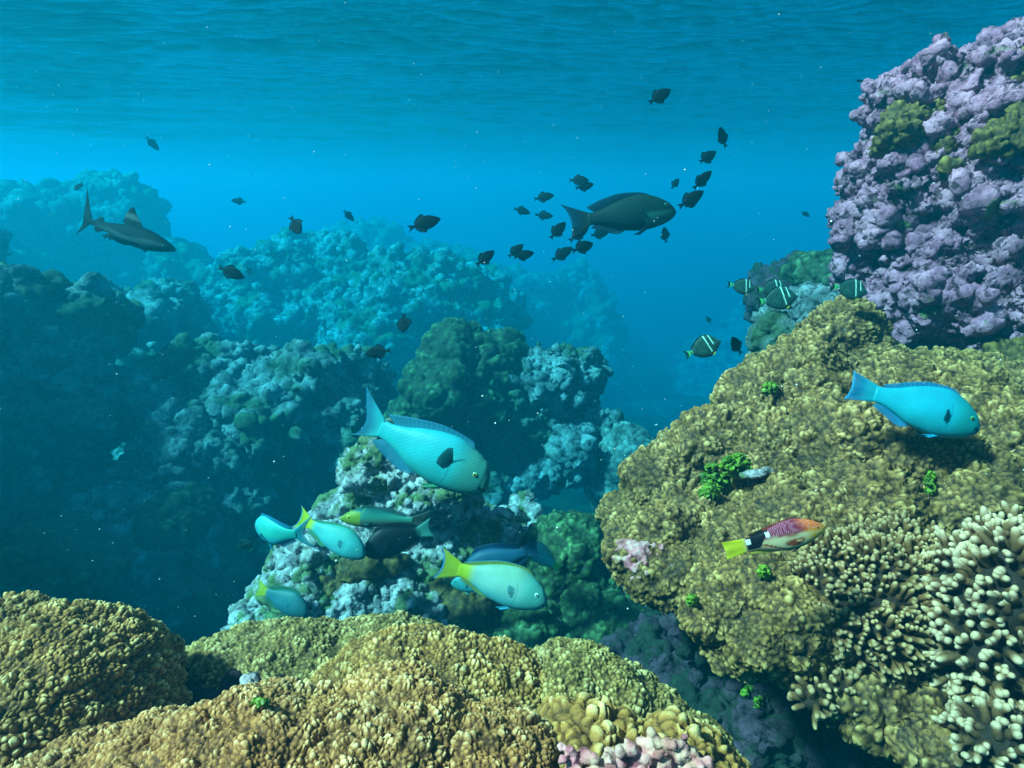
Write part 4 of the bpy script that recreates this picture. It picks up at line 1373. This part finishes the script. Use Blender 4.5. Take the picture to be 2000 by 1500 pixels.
# blacktip shark
def shark_col(V, part, E, R):
    x, z = V[:, 0], V[:, 2]
    c = lerp((.24, .36, .36), (.025, .06, .07), sstep(-.022, .0, z + .012 * np.sin(x * 14)))
    band = np.clip(1 - np.abs(z + .006 + .02 * x) / .008, 0, 1) * sstep(.0, .1, x + .25) * (1 - sstep(.12, .2, x)) * (part == 0)
    c = c * (1 - .5 * band[:, None])
    fin = lerp((.04, .085, .09), (.05, .10, .10), E)
    c = np.where((part > 0)[:, None], fin, c)
    tip = (part == 2) & (z > .155)
    c[tip] = (.004, .004, .006)
    tip = (part == 1) & (E > .86)
    c[tip] = (.008, .01, .012)
    pale_ = (part == 2) & (z > .115) & (z < .155)
    c[pale_] = (.7, .85, .8)
    c[(part == 4) & (E > .8)] = (.008, .01, .01)
    return c


HS = [(0, -.006, -.014, .012), (.03, .010, -.020, .030), (.08, .024, -.030, .044), (.16, .040, -.044, .054), (.28, .056, -.058, .060), (.42, .060, -.060, .056), (.58, .044, -.048, .040), (.75, .026, -.030, .024), (.9, .017, -.019, .014), (1, .017, -.016, .009)]
big_fish('shark', 'blacktip reef shark cruising right and down past the hazy left reef', 'shark',
         dict(k=.15, sheer=0.0, keys=[(a_, b_ * 1.35, c_ * 1.4, d_ * 1.15) for a_, b_, c_, d_ in HS], bl=.85, col=shark_col, ex=1.0, tail=[(-.52, .27), (-.465, .13), (-.430, .03), (-.42, -.03), (-.455, -.14)], trays=0, drays=0,
              dorsal=[(.38, .004, .0), (.42, .070, .045), (.46, .130, .065), (.50, .085, .075), (.54, .010, .055)],
              dorsal2=[(.80, .003, 0), (.83, .035, .02), (.88, .006, .035)], anal=[(.78, .003, 0), (.82, .032, .03), (.87, .006, .04)],
              pect=(.31, .14, .15, .045, -10, .11), pelv=(.66, .07, .04), mouth=(-.022, .05, -.004, .003), bend=.25),
         (118, 412), (352, 490), 3.2, 8, 0, M_SHARK, eye=(.085, .5, .006), iris=(.2, .25, .2))


# whitespotted surgeonfish
def surg_col(V, part, E, R):
    x, z = V[:, 0], V[:, 2]
    c = np.repeat(np.array([[.008, .055, .045]]), len(V), 0)
    d_ = np.clip(np.sin(x * 2 * math.pi / .034) * np.sin(z * 2 * math.pi / .034 + x * 30) * 2.5 - 1.1, 0, 1) * (part == 0)
    c = c * (1 - .4 * d_[:, None]) + np.array([.3, .6, .5]) * .4 * d_[:, None]
    for bx, bw, z0 in ((.15, .019, -.22), (.275, .016, -.05)):
        k = np.clip(1 - np.abs(x - (bx - .12 * z)) / bw, 0, 1) ** .5 * (z > z0) * (part == 0)
        c = c * (1 - k[:, None]) + np.array([.75, 1.3, 1.1]) * k[:, None]
    n_ = sstep(.38, .42, x)[:, None]
    c = c * (1 - n_) + np.array([.03, .10, .09]) * n_
    k = (np.abs(x + .30) < .02) & (part == 0)
    c[k] = (.15, .5, .3)
    c = np.where((part == 1)[:, None], lerp((.12, .75, .22), (.005, .015, .02), sstep(.48, .56, E)), c)
    c = np.where(((part == 2) | (part == 3))[:, None], np.array([.006, .03, .03]), c)
    c = np.where((part == 4)[:, None], np.array([.05, .2, .15]), c)
    c = np.where((part == 5)[:, None], np.array([.85, .70, .01]), c)
    return c


UK = [(0, -.045, -.062, .008), (.04, -.015, -.085, .022), (.12, .060, -.125, .036), (.24, .150, -.185, .048), (.40, .200, -.222, .052), (.58, .192, -.212, .048), (.76, .135, -.150, .034), (.90, .055, -.065, .016), (1, .030, -.036, .010)]
SU = dict(keys=[(a_, b_ * 1.3, c_ * 1.3, d_) for a_, b_, c_, d_ in UK], bl=.84, col=surg_col, tail=[(-.53, .14), (-.49, .07), (-.475, 0), (-.49, -.07), (-.53, -.14)], trays=14,
          dorsal=[(.22, .004, 0), (.32, .028, .01), (.6, .034, .02), (.86, .040, .03), (.93, .012, .03)], anal=[(.36, .006, 0), (.45, .028, .01), (.7, .032, .02), (.86, .036, .03), (.93, .012, .03)],
          pect=(.28, .42, .12, .07, 10, .02), pelv=(.30, .10, .05))
sm, sat = build_fish(SU, 'surgeonfish')


def surgeon(label, tail, head, d, yaw=0, roll=0):
    r = bpy.data.objects.new('surgeonfish', None)
    COL.objects.link(r)
    tag(r, label, 'fish', 'whitespotted surgeonfish')
    place(r, tail, head, d, yaw, roll)
    link('body', sm, M_FISHF, r)
    xx, t1, b1, w1 = sat(.13)
    for sd in (1, -1):
        e = link('eye', surg_eye, M_EYE, r)
        e.location = (xx, sd * w1 * .72, b1 + (t1 - b1) * .74)
        e.scale = (.016, .016, .016)


surg_eye = eye_mesh((.2, .3, .2), ring=(.02, .06, .05))
surgeon('dark green surgeonfish with white bars, leftmost of the group at the boulder foot', (1422, 555), (1475, 562), 2.6, 5)
surgeon('surgeonfish half hidden behind its neighbour at the boulder foot', (1478, 566), (1538, 560), 2.75, 5)
surgeon('largest surgeonfish of the overlapping pair at the boulder foot', (1480, 590), (1556, 574), 2.45, 5)
surgeon('surgeonfish in the shade nearest the mauve boulder with a bright yellow belly fin', (1625, 558), (1694, 568), 2.1, 5)
surgeon('lone whitespotted surgeonfish low in the blue gap above the olive slope', (1339, 694), (1405, 662), 2.2, 5)
surgeon('tiny dim surgeonfish left of the turquoise parrotfish over the dark gully', (490, 1080), (474, 1050), 2.6, 30)


# black triggerfish
def trig_col(V, part, E, R):
    c = np.repeat(np.array([[.003, .012, .024]]), len(V), 0)
    k = ((part == 2) | (part == 3)) & (E > .12) & (E < .24)
    c[k] = (.14, .42, .55)
    return c


TK = [(0, .006, -.012, .012), (.04, .040, -.048, .026), (.14, .100, -.108, .046), (.28, .165, -.165, .058), (.45, .205, -.200, .060), (.60, .195, -.190, .052), (.76, .125, -.120, .036), (.90, .055, -.052, .018), (1, .045, -.042, .011)]
TR = dict(k=.18, keys=TK, bl=.84, ns=50, col=trig_col, tail=[(-.52, .115), (-.475, .06), (-.455, 0), (-.475, -.06), (-.52, -.11)],
          dorsal=[(.52, .006, 0), (.56, .085, .03), (.66, .085, .06), (.80, .060, .07), (.90, .020, .05)], anal=[(.54, .006, 0), (.58, .080, .03), (.68, .080, .06), (.80, .055, .07), (.90, .020, .05)],
          pect=(.28, .42, .07, .05, 20, .03), mouth=(0, .02, 0, .003))
tmesh = [build_fish(dict(TR, bend=b_), 'triggerfish')[0] for b_ in (0, .25, -.25)]
TRIG = [
    ((1266, 204), (1311, 172), 2.7, 10, 'largest black triggerfish high in open water near the surface'),
    ((1420, 283), (1402, 253), 3.2, 35, 'uppermost black triggerfish of the file left of the mauve boulder'),
    ((1362, 322), (1400, 293), 3.3, 15, 'second black triggerfish from the top of the file left of the boulder'),
    ((1356, 367), (1387, 336), 3.1, 20, 'third black triggerfish from the top of the file left of the boulder'),
    ((1311, 369), (1327, 347), 5.0, 20, 'faded triggerfish just above the dark green parrotfish snout'),
    ((1325, 405), (1373, 374), 2.8, 8, 'black triggerfish nose to tail with the dark green parrotfish snout'),
    ((1337, 405), (1364, 392), 5.0, 8, 'faded triggerfish peeping out below the one at the parrotfish snout'),
    ((1111, 350), (1150, 353), 4.2, 10, 'upper triggerfish of the overlapping pair above the dark green parrotfish'),
    ((1122, 370), (1160, 358), 4.0, 10, 'lower triggerfish of the overlapping pair above the dark green parrotfish'),
    ((1043, 388), (1082, 382), 4.4, 10, 'faded triggerfish left of the dark green parrotfish dorsal fin'),
    ((1004, 408), (1036, 415), 5.2, 15, 'faintest small triggerfish left of the dark green parrotfish'),
    ((1045, 419), (1080, 423), 5.0, 12, 'faded triggerfish just left of the dark green parrotfish tail tip'),
    ((1074, 468), (1105, 432), 3.3, 15, 'black triggerfish touching the left of the dark green parrotfish tail'),
    ((1112, 470), (1150, 440), 3.4, 10, 'triggerfish half hidden behind the dark green parrotfish tail'),
    ((1152, 462), (1190, 452), 4.4, 10, 'triggerfish half hidden under the dark green parrotfish belly'),
    ((1304, 472), (1294, 446), 4.6, 40, 'faded triggerfish hanging alone below the dark green parrotfish head'),
    ((797, 446), (860, 426), 2.8, 5, 'black triggerfish alone in mid water at the centre of the picture'),
    ((565, 422), (591, 460), 3.0, 35, 'slim black triggerfish diving above the pale reef boulder'),
    ((672, 412), (690, 430), 5.8, 25, 'small faded triggerfish over the far reef top'),
    ((480, 394), (453, 392), 7.0, 15, 'very faint triggerfish in the blue right of the shark'),
    ((289, 270), (307, 291), 6.6, 25, 'very faint triggerfish high above the shark'),
    ((155, 352), (153, 375), 5.2, 40, 'small faded triggerfish right above the shark tail'),
    ((427, 522), (476, 542), 2.9, 10, 'black triggerfish swimming right and down before the pale boulder'),
    ((480, 521), (494, 536), 6.4, 25, 'very faint triggerfish behind the black one before the pale boulder'),
    ((930, 520), (965, 488), 2.9, 15, 'black triggerfish with raised nose right of the far reef top'),
    ((992, 501), (1022, 478), 3.5, 15, 'rear triggerfish of the touching pair under the faint fish'),
    ((1002, 505), (1043, 492), 3.3, 10, 'front triggerfish of the touching pair under the faint fish'),
    ((1078, 508), (1118, 484), 3.7, 12, 'greyish triggerfish trailing behind the one under the parrotfish tail'),
    ((1118, 492), (1160, 472), 3.1, 30, 'slender black triggerfish under the dark green parrotfish tail'),
    ((786, 614), (791, 651), 3.1, 50, 'black triggerfish seen end on against the middle reef'),
    ((765, 684), (712, 691), 2.9, 12, 'black triggerfish facing left above the cyan parrotfish'),
    ((1450, 689), (1425, 659), 2.7, 35, 'black triggerfish near the lone surgeonfish over the olive slope'),
    ((1387, 632), (1381, 617), 7.2, 30, 'barely visible triggerfish above the lone surgeonfish'),
    ((1566, 412), (1580, 424), 6.6, 20, 'barely visible triggerfish left of the mauve boulder'),
    ((1681, 167), (1681, 150), 2.6, 55, 'tiny dark triggerfish at the top left brow of the mauve boulder'),
    ((300, 905), (312, 918), 3.6, 30, 'tiny dark triggerfish over the lower left reef'),
]
for i, (ta, he, d, yaw, lab) in enumerate(TRIG[:-1]):
    o = link('triggerfish', tmesh[i % 3], M_TRIG)
    tag(o, lab, 'fish', 'black triggerfish in open water')
    place(o, ta, he, d, yaw if i % 2 else -yaw, 0)
